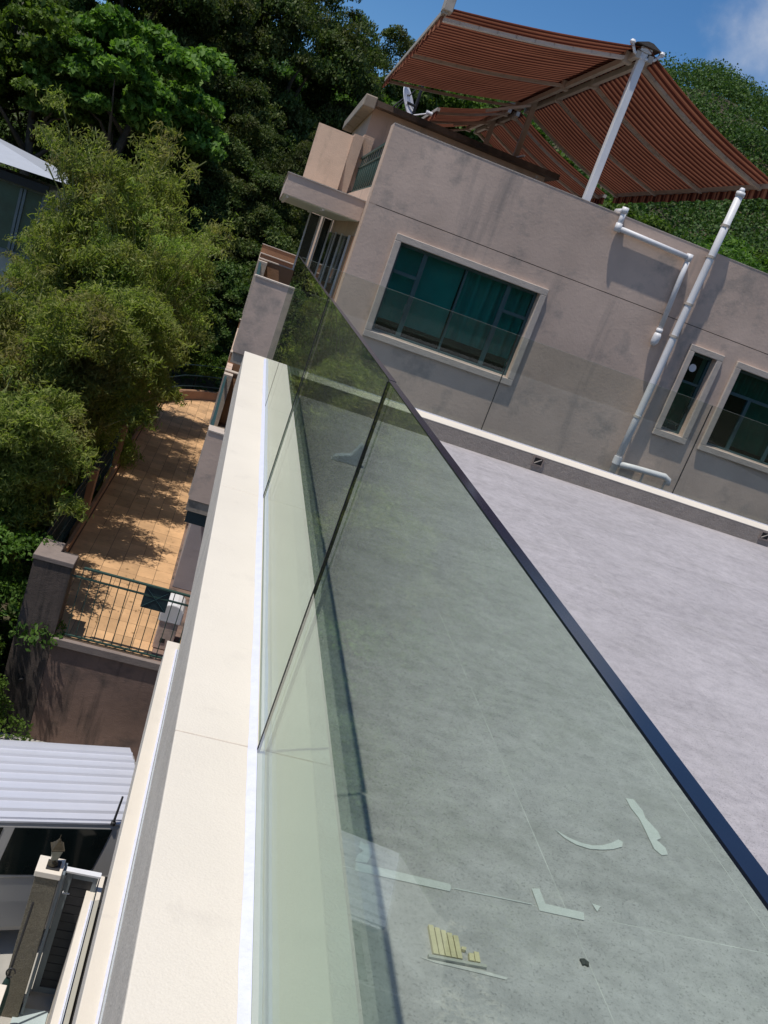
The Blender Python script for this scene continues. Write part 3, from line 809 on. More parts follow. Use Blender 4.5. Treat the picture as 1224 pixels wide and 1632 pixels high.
lp.add([(0.37, lean(0.86), 0.86), (1.04, lean(0.86), 0.86), (1.04, lean(1.86), 1.86), (0.37, lean(1.86), 1.86),
        (0.37, lean(0.86)+0.14, 0.86), (1.04, lean(0.86)+0.14, 0.86), (1.04, lean(1.86)+0.14, 1.86), (0.37, lean(1.86)+0.14, 1.86)],
       [(0,1,2,3),(7,6,5,4),(0,4,5,1),(1,5,6,2),(2,6,7,3),(3,7,4,0)])
lp.build('leaning_panel', peach, nh)
MB().box(0.36, 1.2, 17.38, 17.6, 0.65, 0.858).build('panel_base', slabedge, nh)
MB().box(1.045, HX-0.021, 17.5, 17.9, 0.65, 1.9).build('panel_return', peach, nh)
sh_w = wall_holes(1.30, 5.0, 0.622, 2.57, [(2.0, 3.05, 1.55, 2.35), (3.55, 4.3, 1.55, 2.35)], 18.5, 0.2)
sh_w.build('stair_house_front', peach, nh)
box('stair_house_side', peach, 1.30, 1.5, 18.703, 23.0, 0.622, 2.52, nh)
box('stair_house_side', peach, 4.8, 5.0, 18.703, 23.0, 0.622, 2.52, nh)
for (a, c) in ((2.0, 3.05), (3.55, 4.3)):
    f = MB().box(a, c, 18.56, 18.60, 2.30, 2.35).box(a, c, 18.56, 18.60, 1.55, 1.60).box(a, a+0.05, 18.56, 18.6, 1.6, 2.3).box(c-0.05, c, 18.56, 18.6, 1.6, 2.3).box((a+c)/2-0.025, (a+c)/2+0.025, 18.56, 18.6, 1.6, 2.3).build('stair_window', teal, nh)
    MB().box(a+0.05, c-0.05, 18.575, 18.585, 1.6, 2.3).build('pane', tealdark, f)
MB().box(1.08, 5.2, 18.22, 23.3, 2.575, 2.68).build('stair_house_roof', rustslab, nh)
MB().box(1.06, 1.30, 18.20, 23.3, 2.50, 2.72).build('roof_edge', slabedge, nh, bevel=0.02)
MB().tube([(4.75, 18.2, 2.5), (4.74, 18.2, 2.2), (4.70, 18.22, 2.12)], 0.03, 8).build('spout', tanmetal, nh)

# ------------------------------------------------------------------ pipes on the pink wall
mp = empty('drain_pipe', (6.25, 12.86, -1.9), 'tall white vent pipe rising above the pink wall with an elbow at its foot', 'pipe')
MB().tube([(6.21, 12.86, -1.95), (6.235, 12.86, -0.9), (6.262, 12.86, 0.6), (6.29, 12.86, 1.63), (6.312, 12.86, 2.55)], 0.055, 16).build('pipe', whitepipe, mp, smooth=True)
MB().tube([(6.312, 12.86, 2.54), (6.313, 12.86, 2.60)], 0.066, 16).tube([(6.313, 12.86, 2.60), (6.3145, 12.86, 2.66)], [0.05, 0.03], 16).build('cap', whitepipe, mp, smooth=True)
for z, xx in ((2.1, 6.302), (1.63, 6.29), (0.90, 6.268), (0.39, 6.258), (-0.92, 6.235)):
    MB().tube([(xx, 12.86, z-0.018), (xx+0.0006, 12.86, z+0.018)], 0.064, 16).beam((xx, 12.905, z), (xx, 12.999, z), 0.03, 0.02).build('clip', tanmetal, mp)
MB().tube([(6.215, 12.86, -1.72), (6.215, 12.86, -1.60)], 0.066, 16).build('collar', whitepipe, mp)
MB().tube([(6.27, 12.855, -1.71), (6.55, 12.85, -1.69), (7.08, 12.85, -1.665), (7.16, 12.85, -1.70), (7.175, 12.85, -1.78)], 0.05, 14).build('branch', whitepipe, mp, smooth=True)
for xx in (6.72, 7.12):
    MB().beam((xx, 12.85, -1.73), (xx, 12.85, -2.0), 0.03, 0.03).beam((xx, 12.85, -1.98), (xx, 12.999, -1.98), 0.03, 0.03).build('bracket', tanmetal, mp)
op = empty('overflow_pipe', (5.4, 12.93, 0.2), 'thin white overflow pipe bent over the parapet and across the pink wall', 'pipe')
MB().tube([(4.79, 13.25, 1.775), (4.79, 12.94, 1.775)], 0.042, 14).build('spout', whitepipe, op, smooth=True)
MB().tube([(4.79, 12.93, 1.80), (4.787, 12.93, 1.53)], 0.04, 14).build('pipe', whitepipe, op, smooth=True)
MB().tube([(4.76, 12.93, 1.535), (6.02, 12.93, 1.515)], 0.040, 14).build('pipe', whitepipe, op, smooth=True)
MB().tube([(6.00, 12.93, 1.545), (6.005, 12.93, 1.2), (6.03, 12.93, 0.40)], 0.040, 14).build('pipe', whitepipe, op, smooth=True)
for p, q in (((4.787,12.93,1.60),(4.787,12.93,1.48)), ((6.0,12.93,1.57),(6.0,12.93,1.46)), ((4.787,12.93,1.74),(4.787,12.93,1.83)), ((6.028,12.93,0.43),(6.03,12.93,0.36))):
    MB().tube([p, q], 0.05, 14).build('fitting', whitepipe, op, smooth=True)
MB().tube([(6.03,12.93,0.36),(6.032,12.93,0.31),(6.025,12.93,0.22),(6.01,12.93,0.16)], [0.05,0.062,0.06,0.03], 14).build('hopper', whitepipe, op, smooth=True)

# ------------------------------------------------------------------ retractable striped awning on the roof
XR, ZR = 4.38, 3.93
def sagz(x, xe, ze):
    u = abs(x-XR)/abs(xe-XR)
    return ZR + (ze-ZR)*u - 0.085*math.sin(math.pi*u)*(1.0 if xe > XR else 0.45)
def wing(parent, xe, ze, ya, yb, rag=0.0):
    nx, ny_ = 24, 60
    b = MB(); uvs = []
    for i in range(nx+1):
        u = i/nx
        x = XR + (xe-XR)*u
        for k in range(ny_+1):
            v = k/ny_
            y = ya + (yb-ya)*v
            z = sagz(x, xe, ze) - 0.025*abs(math.sin(v*math.pi*4))*math.sin(math.pi*min(1, u+0.1)) + 0.05
            b.v.append((x, y, z)); uvs.append((u, y))
    for i in range(nx):
        for k in range(ny_):
            a = i*(ny_+1)+k
            b.f.append((a, a+ny_+1, a+ny_+2, a+1))
    off = origin(parent)
    me = bpy.data.meshes.new('cloth')
    me.from_pydata([tuple(Vector(p)-off) for p in b.v], [], b.f)
    me.materials.append(cloth)
    uvl = me.uv_layers.new(name='UVMap')
    for lp_ in me.loops: uvl.data[lp_.index].uv = uvs[lp_.vertex_index]
    for p in me.polygons: p.use_smooth = True
    o = bpy.data.objects.new('cloth', me); COL.objects.link(o); o.parent = parent
    # valance hanging from the front bar
    nb = 90
    vb = bpy.data.meshes.new('valance'); vv = []; vf = []; vu = []
    for k in range(nb+1):
        y = ya + (yb-ya)*k/nb
        w_ = 0.012*math.sin(k*1.3)
        vv += [tuple(Vector((xe+w_, y, ze+0.03))-off), tuple(Vector((xe+w_*2+0.02*(1 if xe > XR else -1), y, ze-0.17-0.012*math.sin(k*0.9)))-off)]
        vu += [(0, y), (1, y)]
    vf = [(2*k, 2*k+2, 2*k+3, 2*k+1) for k in range(nb)]
    vb.from_pydata(vv, [], vf); vb.materials.append(cloth)
    uvl = vb.uv_layers.new(name='UVMap')
    for lp_ in vb.loops: uvl.data[lp_.index].uv = vu[lp_.vertex_index]
    vo = bpy.data.objects.new('valance', vb); COL.objects.link(vo); vo.parent = parent
    bar = MB().beam((xe, ya, ze), (xe, yb, ze), 0.07, 0.07).build('front_bar', tanmetal, parent)
    return o
def arms(parent, xe, ze, yy, mat0, mat):
    for i, y in enumerate(yy):
        b = MB()
        n = 10
        pts = []
        for k in range(n+1):
            u = k/n
            x = XR + (xe-XR)*u + (0.12 if xe > XR else -0.12)*(1-u)
            pts.append((x, y, sagz(x, xe, ze) - 0.035 - 0.02*(1-u)))
        for k in range(n): b.beam(pts[k], (Vector(pts[k+1])+ (Vector(pts[k+1])-Vector(pts[k]))*0.03), 0.10, 0.045)
        arm = b.build('arm', mat0 if i == 0 else mat, parent)
        MB().box(XR+(0.05 if xe > XR else -0.19), XR+(0.19 if xe > XR else -0.05), y-0.06, y+0.06, ZR-0.16, ZR+0.0).build('arm_hinge', tanmetal, arm, bevel=0.01)
def awning(y0, y1, label, front):
    a = empty('striped_awning', (XR, (y0+y1)/2, 0.62), label, 'awning', 'double-sided striped awnings on the pink house roof')
    for s in (-1, 1):
        MB().box(XR+s*0.10-0.035, XR+s*0.10+0.035, y0, y1, ZR-0.12, ZR-0.03).build('ridge_rail', tanmetal, a)
    MB().prism([(XR-0.20, ZR+0.055), (XR+0.20, ZR+0.055), (XR+0.04, ZR+0.115), (XR-0.04, ZR+0.115)], y0-0.04, y1, 'y').build('ridge_cover', darkcap, a)
    xl_, zl_ = (1.47, 3.36) if front else (2.78, 3.32)
    wing(a, xl_, zl_, y0, y1)
    wing(a, 7.05, 2.97, y0, y1)
    L_ = y1-y0
    ys_ = [y0+0.35, y0+L_*0.36, y0+L_*0.66, y1-0.2]
    arms(a, xl_, zl_, [y0+0.35, y0+L_*0.5, y1-0.15], whitemetal if front else tanmetal, tanmetal)
    arms(a, 7.05, 2.97, ys_, tanmetal, tanmetal)
    return a
aw1 = awning(13.45, 20.0, 'front red and brown striped awning spreading both ways from a white post', True)
MB().box(XR-0.055, XR+0.055, 13.50, 13.61, 0.62, ZR-0.01).build('post', whitemetal, aw1, bevel=0.008)
MB().box(XR-0.09, XR+0.09, 13.47, 13.64, ZR-0.01, ZR+0.055).build('post_head', whitemetal, aw1, bevel=0.01)
for s in (-1, 1):
    MB().tube([(XR+s*0.03, 13.48, ZR-0.10), (XR+s*0.16, 13.48, ZR-0.06), (XR+s*0.23, 13.48, ZR+0.03)], 0.022, 8).lathe([(0.03,-0.03),(0.045,0),(0.03,0.03)], (XR+s*0.24, 13.48, ZR+0.05), 10).build('crank', whitemetal, aw1)
MB().box(XR-0.05, XR+0.05, 18.95, 19.05, 2.68, ZR-0.03).build('post', tanmetal, aw1)
MB().beam((XR-0.9, 19.0, ZR-0.55), (XR-0.06, 19.0, ZR-0.14), 0.05, 0.05).beam((XR-0.02, 18.95, 2.75), (XR-0.02, 18.2, 2.75), 0.04, 0.03).build('brace', whitemetal, aw1)
MB().tube([(1.50, 13.47, 3.50), (1.52, 13.47, 3.95)], 0.012, 6).build('rod', whitemetal, aw1)
MB().box(1.42, 1.56, 13.40, 13.62, 3.36, 3.55).build('bar_end', tanmetal, aw1, bevel=0.01)
aw2 = awning(20.6, 24.9, 'rear red and brown striped awning partly hidden behind the front one', False)
MB().box(XR-0.05, XR+0.05, 22.4, 22.5, 2.68, ZR-0.03).build('post', tanmetal, aw2)
MB().beam((XR-0.9, 22.4, ZR-0.5), (XR-0.06, 22.4, ZR-0.14), 0.05, 0.05).build('brace', tanmetal, aw2)
for k, ob_ in enumerate((aw1, aw2)): pass

# ------------------------------------------------------------------ satellite dish on the stair house roof
DK = 1.09
def dp(x, y, z): return (x*DK, y*DK, max(2.69, z*DK))
ds = empty('satellite_dish', (2.3, 21.0, 2.68), 'white satellite dish on a black mast on the stair house roof', 'satellite dish')
MB().tube([dp(2.15, 19.35, 2.0), dp(2.15, 19.35, 3.55)], 0.035, 10).build('mast', blackmetal, ds)
dv = MB()
nrm = Vector((0.76, -0.42, 0.48)).normalized(); uu = Vector((0, 0, 1)); e1 = nrm.cross(uu).normalized(); e2 = e1.cross(nrm).normalized()
cc = Vector(dp(1.93, 19.2, 2.95)); nr, na = 6, 28
for i in range(nr+1):
    r = 0.38*i/nr
    for k in range(na):
        a_ = 2*math.pi*k/na
        dv.v.append(tuple(cc + e1*(r*math.cos(a_)*0.9) + e2*(r*math.sin(a_)*1.05) + nrm*(0.5*r*r)))
for i in range(nr):
    for k in range(na):
        k2 = (k+1) % na
        dv.f.append((i*na+k, (i+1)*na+k, (i+1)*na+k2, i*na+k2))
dvo = dv.build('reflector', whitedish, ds, smooth=True)
md = dvo.modifiers.new('s', 'SOLIDIFY'); md.thickness = 0.012
MB().tube([dp(2.0, 19.2, 2.74), dp(2.25, 19.15, 2.86), dp(2.40, 19.12, 2.93)], 0.016, 8).build('feed_arm', whitedish, ds)
MB().tube([dp(2.37, 19.12, 2.95), dp(2.49, 19.10, 2.945)], 0.04, 10).tube([dp(2.39, 19.12, 2.91), dp(2.39, 19.12, 2.99)], 0.035, 8).build('feed_horn', whitedish, ds)
MB().tube([dp(1.55, 19.3, 2.6), dp(1.93, 19.3, 3.15)], 0.016, 8).tube([dp(1.6, 19.35, 2.5), dp(2.1, 19.35, 3.4)], 0.012, 8).tube([dp(1.95, 19.25, 3.0), dp(2.13, 19.33, 3.0)], 0.03, 8).build('strut', blackmetal, ds)
MB().box(1.70, 2.05, 20.98, 21.06, 2.682, 2.73).build('foot', whitedish, ds)

# ------------------------------------------------------------------ tiled terrace below, its walls and fence
TZ = -7.1
ter = box('terrace_slab', retain, -1.80, HX-0.01, 13.02, 34.0, G-0.3, TZ-0.012)
tag(ter, kind='structure')
tf = MB().box(-1.80, 0.205, 13.03, 33.6, TZ-0.0118, TZ-0.004).build('terrace_floor', surf('dark_grout', (0.10, 0.07, 0.045), 0.2, 10, 0.95), loc=(0,0,TZ))
tag(tf, kind='structure')
tb2 = MB().box(0.004, 0.326, 0.004, 0.496, 0, 0.010); tile2 = tb2.mesh('terracotta_tile'); tile2.materials.append(orange)
for i in range(6):
    for k in range(41):
        o = bpy.data.objects.new('tile', tile2); COL.objects.link(o)
        o.parent = tf; o.location = (-1.765+i*0.33, 13.06+k*0.5, -0.009+random.uniform(-0.0012, 0.001))
rw = empty('retaining_wall', (-0.3, 13.0, G), 'dark stained pink retaining wall holding up the orange terrace', 'wall')
MB().box(-1.30, HX-0.01, 12.985, 13.015, G-0.2, TZ-0.14).build('wall_face', retain, rw)
MB().box(-1.34, HX-0.012, 12.94, 13.06, TZ-0.138, TZ-0.013).build('coping', piercap, rw, bevel=0.006)
MB().tube([(-1.60, 12.97, -7.95), (-1.60, 12.90, -7.96)], 0.035, 10).build('weep_pipe', blackmetal, rw)
pr = empty('gate_pier', (-1.6, 13.3, G), 'tall blackened masonry pier at the left end of the railing', 'pier')
MB().box(-1.88, -1.305, 12.98, 13.52, G-0.2, -5.90).build('shaft', pierm, pr)
MB().prism([(-1.90, 12.96), (-1.29, 12.96), (-1.29, 13.30), (-1.56, 13.30), (-1.56, 13.66), (-1.90, 13.66)], -5.90, -5.82, 'z').build('cap', piercap, pr, bevel=0.01)
rl = empty('terrace_railing', (-0.4, 13.06, TZ), 'dark green metal railing with a crossed panel at the terrace edge', 'railing')
MB().box(-1.29, 0.55, 13.045, 13.075, -6.062, -6.037).build('mid_rail', railgreen, rl)
MB().box(-1.14, 0.56, 13.035, 13.085, -5.895, -5.868).build('top_rail', railgreen, rl)
MB().box(-1.16, 0.55, 13.045, 13.075, -7.07, -7.045).build('bottom_rail', railgreen, rl)
for k in range(13):
    x = -1.14+0.143*k
    zt = -5.896
    if -0.17 < x < 0.225: zt = -6.27
    MB().box(x-0.007, x+0.007, 13.052, 13.068, -7.044, zt).build('bar', railgreen, rl)
xp = MB().box(-0.17, 0.225, 13.050, 13.070, -6.27, -5.897).build('crossed_panel', tealdark, rl)
MB().beam((-0.15,13.046,-6.25),(0.205,13.046,-5.92),0.012,0.006).build('cross_bar', teal, xp)
MB().beam((-0.15,13.044,-5.92),(0.205,13.044,-6.25),0.012,0.006).build('cross_bar', teal, xp)
for x in (-0.9, -0.2, 0.3): MB().beam((x, 13.06, -7.112), (x, 13.06, -7.045), 0.02, 0.02).build('stub', railgreen, rl)
# low plinth and fence piers along the left side
pl = empty('side_fence', (-1.8, 20.0, TZ), 'low brown plinth wall with piers and dark green mesh along the left of the terrace', 'fence')
MB().box(-1.86, -1.79, 13.55, 33.6, TZ-0.5, TZ+0.16).build('plinth', brown, pl)
for y in (18.0, 22.0, 26.5, 31.0):
    MB().box(-2.04, -1.82, y, y+0.3, TZ-0.5, TZ+1.15).build('pier', brown, pl, bevel=0.01)
fm = MB()
for z in (-7.0, -6.6, -6.2, -5.98): fm.box(-1.97, -1.94, 13.6, 33.4, z, z+0.03)
fm.build('rail', tealdark, pl)
for k in range(150):
    y = 13.66+k*0.13
    MB().box(-1.962, -1.948, y, y+0.014, -6.97, -5.98).build('picket', tealdark, pl)
ew = empty('end_wall', (-0.8, 33.8, TZ), 'low brown curved wall closing the far end of the terrace', 'wall')
ecp = [(-1.78, 30.6), (-1.2, 32.2), (-0.5, 33.2), (0.2, 33.9)]
for i in range(3):
    p, q = ecp[i], ecp[i+1]
    MB().beam((p[0], p[1], TZ+0.16), (q[0], q[1], TZ+0.16), 0.2, 0.34).build('segment', brown, ew)
ef = MB()
for i in range(3):
    p, q = ecp[i], ecp[i+1]
    for z in (TZ+0.5, TZ+0.9, TZ+1.3): ef.beam((p[0], p[1], z), (q[0], q[1], z), 0.03, 0.03)
ef.build('rail', tealdark, ew)
# white topped unit behind the railing
un = empty('bin_unit', (0.36, 13.75, TZ), 'white rounded cover over a pink masonry block behind the railing', 'bin')
MB().box(0.19, 0.50, 13.42, 13.86, TZ, -6.60).build('block', stucco, un, bevel=0.01)
prof = [(0.16, -6.60), (0.53, -6.60), (0.53, -6.40)] + [(0.345+0.185*math.cos(a), -6.40+0.14*math.sin(a)) for a in np.linspace(0.2, math.pi-0.2, 8)] + [(0.16, -6.40)]
MB().prism(prof, 13.40, 13.90, 'y').build('cover', whitepipe, un, bevel=0.02)
MB().box(0.28, 0.36, 13.412, 13.4195, -6.98, -6.90).build('tap_hole', groovem, un)

# ------------------------------------------------------------------ van
va = math.radians(15.5)
va = math.radians(15.5)
van = empty('silver_van', (0.45+0.27*math.cos(va), 8.99+0.27*math.sin(va), G), 'silver grey van with a ribbed pale roof parked in the driveway', 'van', rz=va)
LV = 4.7
sec = [(0.02, 0.32), (-0.05, 0.45), (-0.075, 0.85), (-0.075, 1.20), (-0.04, 1.5), (0.0, 1.84), (0.03, 1.90), (0.10, 1.93), (0.75, 1.955), (1.40, 1.93), (1.47, 1.90), (1.50, 1.84), (1.54, 1.5), (1.575, 1.20), (1.575, 0.85), (1.55, 0.45), (1.48, 0.32)]
stations = [(-LV, 0.90, 0.55), (-LV+0.12, 0.96, 0.62), (-LV+0.9, 1.0, 1.0), (-0.28, 1.0, 1.0), (-0.08, 0.97, 0.985), (0.0, 0.93, 0.955)]
vb = MB(); ns = len(sec)
for (x, sy, sz) in stations:
    for (y, z) in sec:
        zz = z if z <= 1.2 else 1.2 + (z-1.2)*(sz if sz > 0.9 else max(0.05, (sz-0.5)*2))
        zz = zz if sz > 0.9 else min(zz, 1.25)
        vb.v.append((x, 0.75+(y-0.75)*sy, zz))
for i in range(len(stations)-1):
    for k in range(ns):
        k2 = (k+1) % ns
        vb.f.append((i*ns+k, i*ns+k2, (i+1)*ns+k2, (i+1)*ns+k))
vb.f.append(tuple(range(ns))); vb.f.append(tuple((len(stations)-1)*ns+k for k in reversed(range(ns))))
vb.build('body', vanbody, van, local=True, bevel=0.02)
# roof skin with pressed ribs running front to back
rb = MB(); prof = []
n_r = 8; wv = 1.42
pts = [(0.035, 1.915), (0.035, 1.945)]
for i in range(n_r):
    y0 = 0.10 + i*(1.30/n_r)
    crown = lambda y: 1.955 + 0.035*(1-((y-0.75)/0.7)**2)
    for f_, dz in ((0.0, 0.0), (0.08, 0.0), (0.20, 0.026), (0.34, 0.026), (0.50, 0.0)):
        y = y0 + f_*(1.30/n_r)*1.0
        pts.append((y, crown(y)+dz))
pts += [(1.42, 1.955), (1.465, 1.945), (1.465, 1.915)]
rb.prism(pts, -3.75, -0.06, 'x').build('roof_skin', vanroof, van, local=True)
MB().beam((-3.7, 0.018, 1.905), (-0.05, 0.018, 1.905), 0.035, 0.03).build('drip_rail', vanroof, van, local=True, bevel=0.006)
def side_glass(poly, name='window'):
    b = MB(); n = len(poly)
    f_ = lambda z: -0.075 + (z-1.2)*(0.075/0.64) if z > 1.2 else -0.075
    vs = [(x, f_(z)-0.008, z) for x, z in poly] + [(x, f_(z)+0.03, z) for x, z in poly]
    b.add(vs, [tuple(range(n)), tuple(reversed(range(n, 2*n)))] + [(i, (i+1) % n, n+(i+1) % n, n+i) for i in range(n)])
    return b.build(name, vanglass, van, local=True)
arcw = [(-0.80+0.30*math.sin(a)*0.9, 1.33-0.10*math.cos(a)) for a in np.linspace(0, math.pi/2.2, 6)]
side_glass([(-1.60, 1.24), (-0.92, 1.23)] + arcw + [(-0.46, 1.62), (-0.42, 1.83), (-1.50, 1.83)])
side_glass([(-2.75, 1.24), (-1.72, 1.24), (-1.62, 1.83), (-2.70, 1.83)])
side_glass([(-3.8, 1.24), (-2.88, 1.24), (-2.83, 1.83), (-3.5, 1.80)])
tl_ = MB().add([(-3.75,0.1,1.86),(-3.75,1.4,1.86),(-4.45,1.35,1.24),(-4.45,0.15,1.24),(-3.77,0.1,1.84),(-3.77,1.4,1.84),(-4.47,1.35,1.22),(-4.47,0.15,1.22)],
               [(0,1,2,3),(7,6,5,4),(0,4,5,1),(1,5,6,2),(2,6,7,3),(3,7,4,0)]).build('windscreen', vanglass, van, local=True)
MB().box(0.0, 0.012, 0.2, 1.3, 1.22, 1.80).build('rear_window', vanglass, van, local=True)
for y in (-0.055, 1.46):
    MB().box(-0.06, 0.016, y, y+0.10, 0.95, 1.55).build('tail_light', redlens, van, local=True, bevel=0.01)
MB().box(-0.10, 0.10, -0.04, 1.54, 0.36, 0.60).build('rear_bumper', vanbody, van, local=True, bevel=0.03)
MB().box(-4.86, -4.64, -0.03, 1.53, 0.30, 0.62).build('front_bumper', vanbody, van, local=True, bevel=0.03)
for y in (0.06, 1.24): MB().box(-4.73, -4.66, y, y+0.2, 0.75, 0.95).build('headlight', lampglass, van, local=True, bevel=0.02)
MB().box(-2.6, -2.42, -0.098, -0.078, 1.08, 1.12).build('door_handle', blackmetal, van, local=True, bevel=0.006)
MB().box(-1.66, -1.65, -0.082, -0.07, 0.42, 1.22).box(-2.64, -2.63, -0.082, -0.07, 0.42, 1.22).build('door_seam', rubber, van, local=True)
MB().box(-3.9, -0.05, -0.082, -0.06, 1.195, 1.212).build('belt_trim', metal, van, local=True)
MB().tube([(-0.62, -0.078, 1.12), (-0.62, -0.10, 1.12)], 0.03, 12).build('fuel_lock', blackmetal, van, local=True)
for wx in (-1.95, -3.95):
    for wy in (-0.03, 1.36):
        wh = MB().tube([(wx, wy, 0.32), (wx, wy+0.17, 0.32)], 0.32, 24).build('wheel', rubber, van, local=True, bevel=0.02)
        yy = wy-0.006 if wy < 0.5 else wy+0.162
        MB().tube([(wx, yy, 0.32), (wx, yy+0.014, 0.32)], 0.19, 18).build('rim', metal, wh, local=True)
MB().tube([(-0.43, 0.0, 1.92), (-0.415, 0.0, 2.30)], [0.016, 0.013], 8).lathe([(0.03, 0), (0.03, 0.04), (0.018, 0.05)], (-0.43, 0.0, 1.90), 10).build('antenna', blackmetal, van, local=True)
MB().box(-3.6, -0.3, 0.1, 1.4, 0.9, 1.2).build('interior', roomdark, van, local=True)

# ------------------------------------------------------------------ gate, pillar with lamp, folded parasol
gt = empty('metal_gate', (0.12, 8.25, G), 'narrow grey metal gate with dark louvres between pillar and garden wall', 'gate')
gx0, gx1, gz0, gz1 = -0.045, 0.30, G+0.04, -7.25
fr = MB().box(gx0, gx0+0.07, 8.23, 8.27, gz0, gz1).box(gx1-0.05, gx1, 8.23, 8.27, gz0, gz1).box(gx0+0.07, gx1-0.05, 8.23, 8.27, gz1-0.07, gz1).box(gx0+0.07, gx1-0.05, 8.23, 8.27, gz0, gz0+0.08).build('frame', gatepaint, gt, bevel=0.004)
MB().box(gx0-0.045, gx0-0.008, 8.20, 8.28, G, gz1+0.03).build('post', gatepaint, gt, bevel=0.004)
MB().box(gx0-0.05, gx1+0.02, 8.215, 8.285, gz1+0.002, gz1+0.03).build('head_rail', whitemetal, gt, bevel=0.004)
nsl = 13
for k in range(nsl):
    z0 = gz0+0.08+(gz1-gz0-0.15)*k/nsl
    MB().box(gx0+0.07, gx1-0.05, 8.236+0.002*(k % 2), 8.26, z0+0.004, z0+(gz1-gz0-0.15)/nsl-0.004).build('louvre', gatedark, gt)
MB().tube([(gx0+0.02, 8.225, -7.50), (gx0+0.02, 8.19, -7.50), (gx0+0.09, 8.185, -7.49)], 0.008, 8).build('handle', whitemetal, gt)
pi = empty('gate_pillar', (-0.22, 7.99, G), 'gritty brown gate pillar with a cream cap beside the grey gate', 'pillar')
MB().box(-0.345, -0.105, 7.885, 8.10, G, -7.06).build('shaft', pillargrit, pi, bevel=0.006)
MB().box(-0.36, -0.09, 7.868, 8.115, -7.06, -6.99).build('cap', cream, pi, bevel=0.006)
MB().box(-0.088, -0.06, 7.92, 8.10, G, -7.02).build('gate_jamb', gatepaint, pi)
lm = empty('lantern', (-0.21, 7.99, -6.99), 'small bronze lantern standing on the cream pillar cap', 'lamp')
LC = (-0.21, 7.99, -6.99)
MB().box(-0.265, -0.125, 7.92, 8.06, -6.99, -6.975).build('plate', blackmetal, lm, bevel=0.004)
MB().lathe([(0.05,0.015),(0.055,0.03),(0.022,0.05),(0.02,0.075),(0.035,0.09)], LC, 14).build('stem', bronze, lm, smooth=True)
def frustum(b, c, z0, h0, z1, h1, rot=0.3):
    vs = []
    for z, h in ((z0, h0), (z1, h1)):
        for k in range(4):
            a = rot + math.pi/4 + k*math.pi/2
            vs.append((c[0]+h*1.414*math.cos(a), c[1]+h*1.414*math.sin(a), c[2]+z))
    return b.add(vs, [(3,2,1,0),(4,5,6,7)] + [(i, (i+1) % 4, 4+(i+1) % 4, 4+i) for i in range(4)])
frustum(MB(), LC, 0.091, 0.030, 0.235, 0.056).build('glass', lampglass, lm)
frustum(frustum(MB(), LC, 0.236, 0.066, 0.248, 0.066), LC, 0.249, 0.056, 0.285, 0.038).build('roof', bronze, lm)
frustum(MB(), LC, 0.2855, 0.034, 0.325, 0.016).build('roof_tier', bronze, lm)
MB().lathe([(0.010,0.3255),(0.016,0.338),(0.006,0.352),(0.003,0.40)], LC, 10).build('finial', bronze, lm)
# folded parasol leaning in the corner
ps = empty('folded_parasol', (-0.30, 6.9, G), 'folded dark green parasol with a black pole leaning by the pillar', 'parasol')
a0, a1 = Vector((-0.284, 7.79, -7.32)), Vector((-0.335, 7.60, -8.97))
MB().tube([a0, a0.lerp(a1, 0.5), a1], 0.013, 8).build('pole', blackmetal, ps)
MB().tube([a0.lerp(a1, t) for t in (0.54, 0.58, 0.66, 0.78, 0.90, 0.94)], [0.012, 0.035, 0.055, 0.06, 0.045, 0.015], 10).build('canopy', greencanvas, ps)
ring = [a0.lerp(a1, 0.50)+Vector((0.045*math.cos(t)+0.01, -0.03, 0.06*math.sin(t))) for t in np.linspace(0, 5.2, 14)]
MB().tube(ring, 0.008, 6).build('tie', blackmetal, ps)
lw = empty('low_wall', (-0.3, 6.9, G), 'low pale green wall with a cream top in the bottom corner', 'wall')
MB().box(-0.56, -0.30, 5.6, 7.42, G, -8.10).build('wall_face', palegreen, lw)
MB().box(-0.57, -0.29, 5.58, 7.44, -8.10, -8.07).build('coping', cream, lw, bevel=0.005)

# ------------------------------------------------------------------ white roofed house among the trees
hl = empty('garden_house', (-8.4, 28.0, -8.0), 'small pale house with a white sheet roof half hidden by bamboo', 'house', rz=0.0)
MB().box(-12.0, -6.0, 26.6, 31.0, -8.5, -1.42).build('wall', paleblue, hl)
rp = MB(); rp.add([(-12.9, 26.0, -1.25), (-5.35, 26.0, -1.05), (-5.6, 31.6, -1.05), (-12.9, 31.6, -1.25), (-8.9, 28.4, -0.42), (-9.4, 29.2, -0.42)],
                  [(0,1,4),(1,2,5,4),(2,3,5),(3,0,4,5),(3,2,1,0)])
rp.build('roof', whiteroof, hl)
MB().box(-12.5, -5.8, 26.30, 26.42, -1.50, -1.28).build('fascia', blackmetal, hl)
f = MB()
for x in (-8.6, -7.55, -7.42, -6.55, -6.45, -5.95): f.box(x, x+0.07, 26.50, 26.59, -3.3, -1.55)
f.box(-8.6, -5.9, 26.5, 26.59, -3.4, -3.28).box(-8.6, -5.9, 26.5, 26.59, -1.56, -1.5)
f = f.build('window', surf('grey_window_frame', (0.20, 0.23, 0.25), 0.1, 5, 0.5), hl)
MB().box(-8.6, -5.95, 26.55, 26.58, -3.3, -1.56).build('pane', surf('green_house_glass', (0.06, 0.12, 0.095), 0.2, 2, 0.06, spec=0.7), f)
MB().box(-5.995, -5.90, 26.7, 26.82, -8.5, -3.0).build('downpipe', whitepipe, hl)

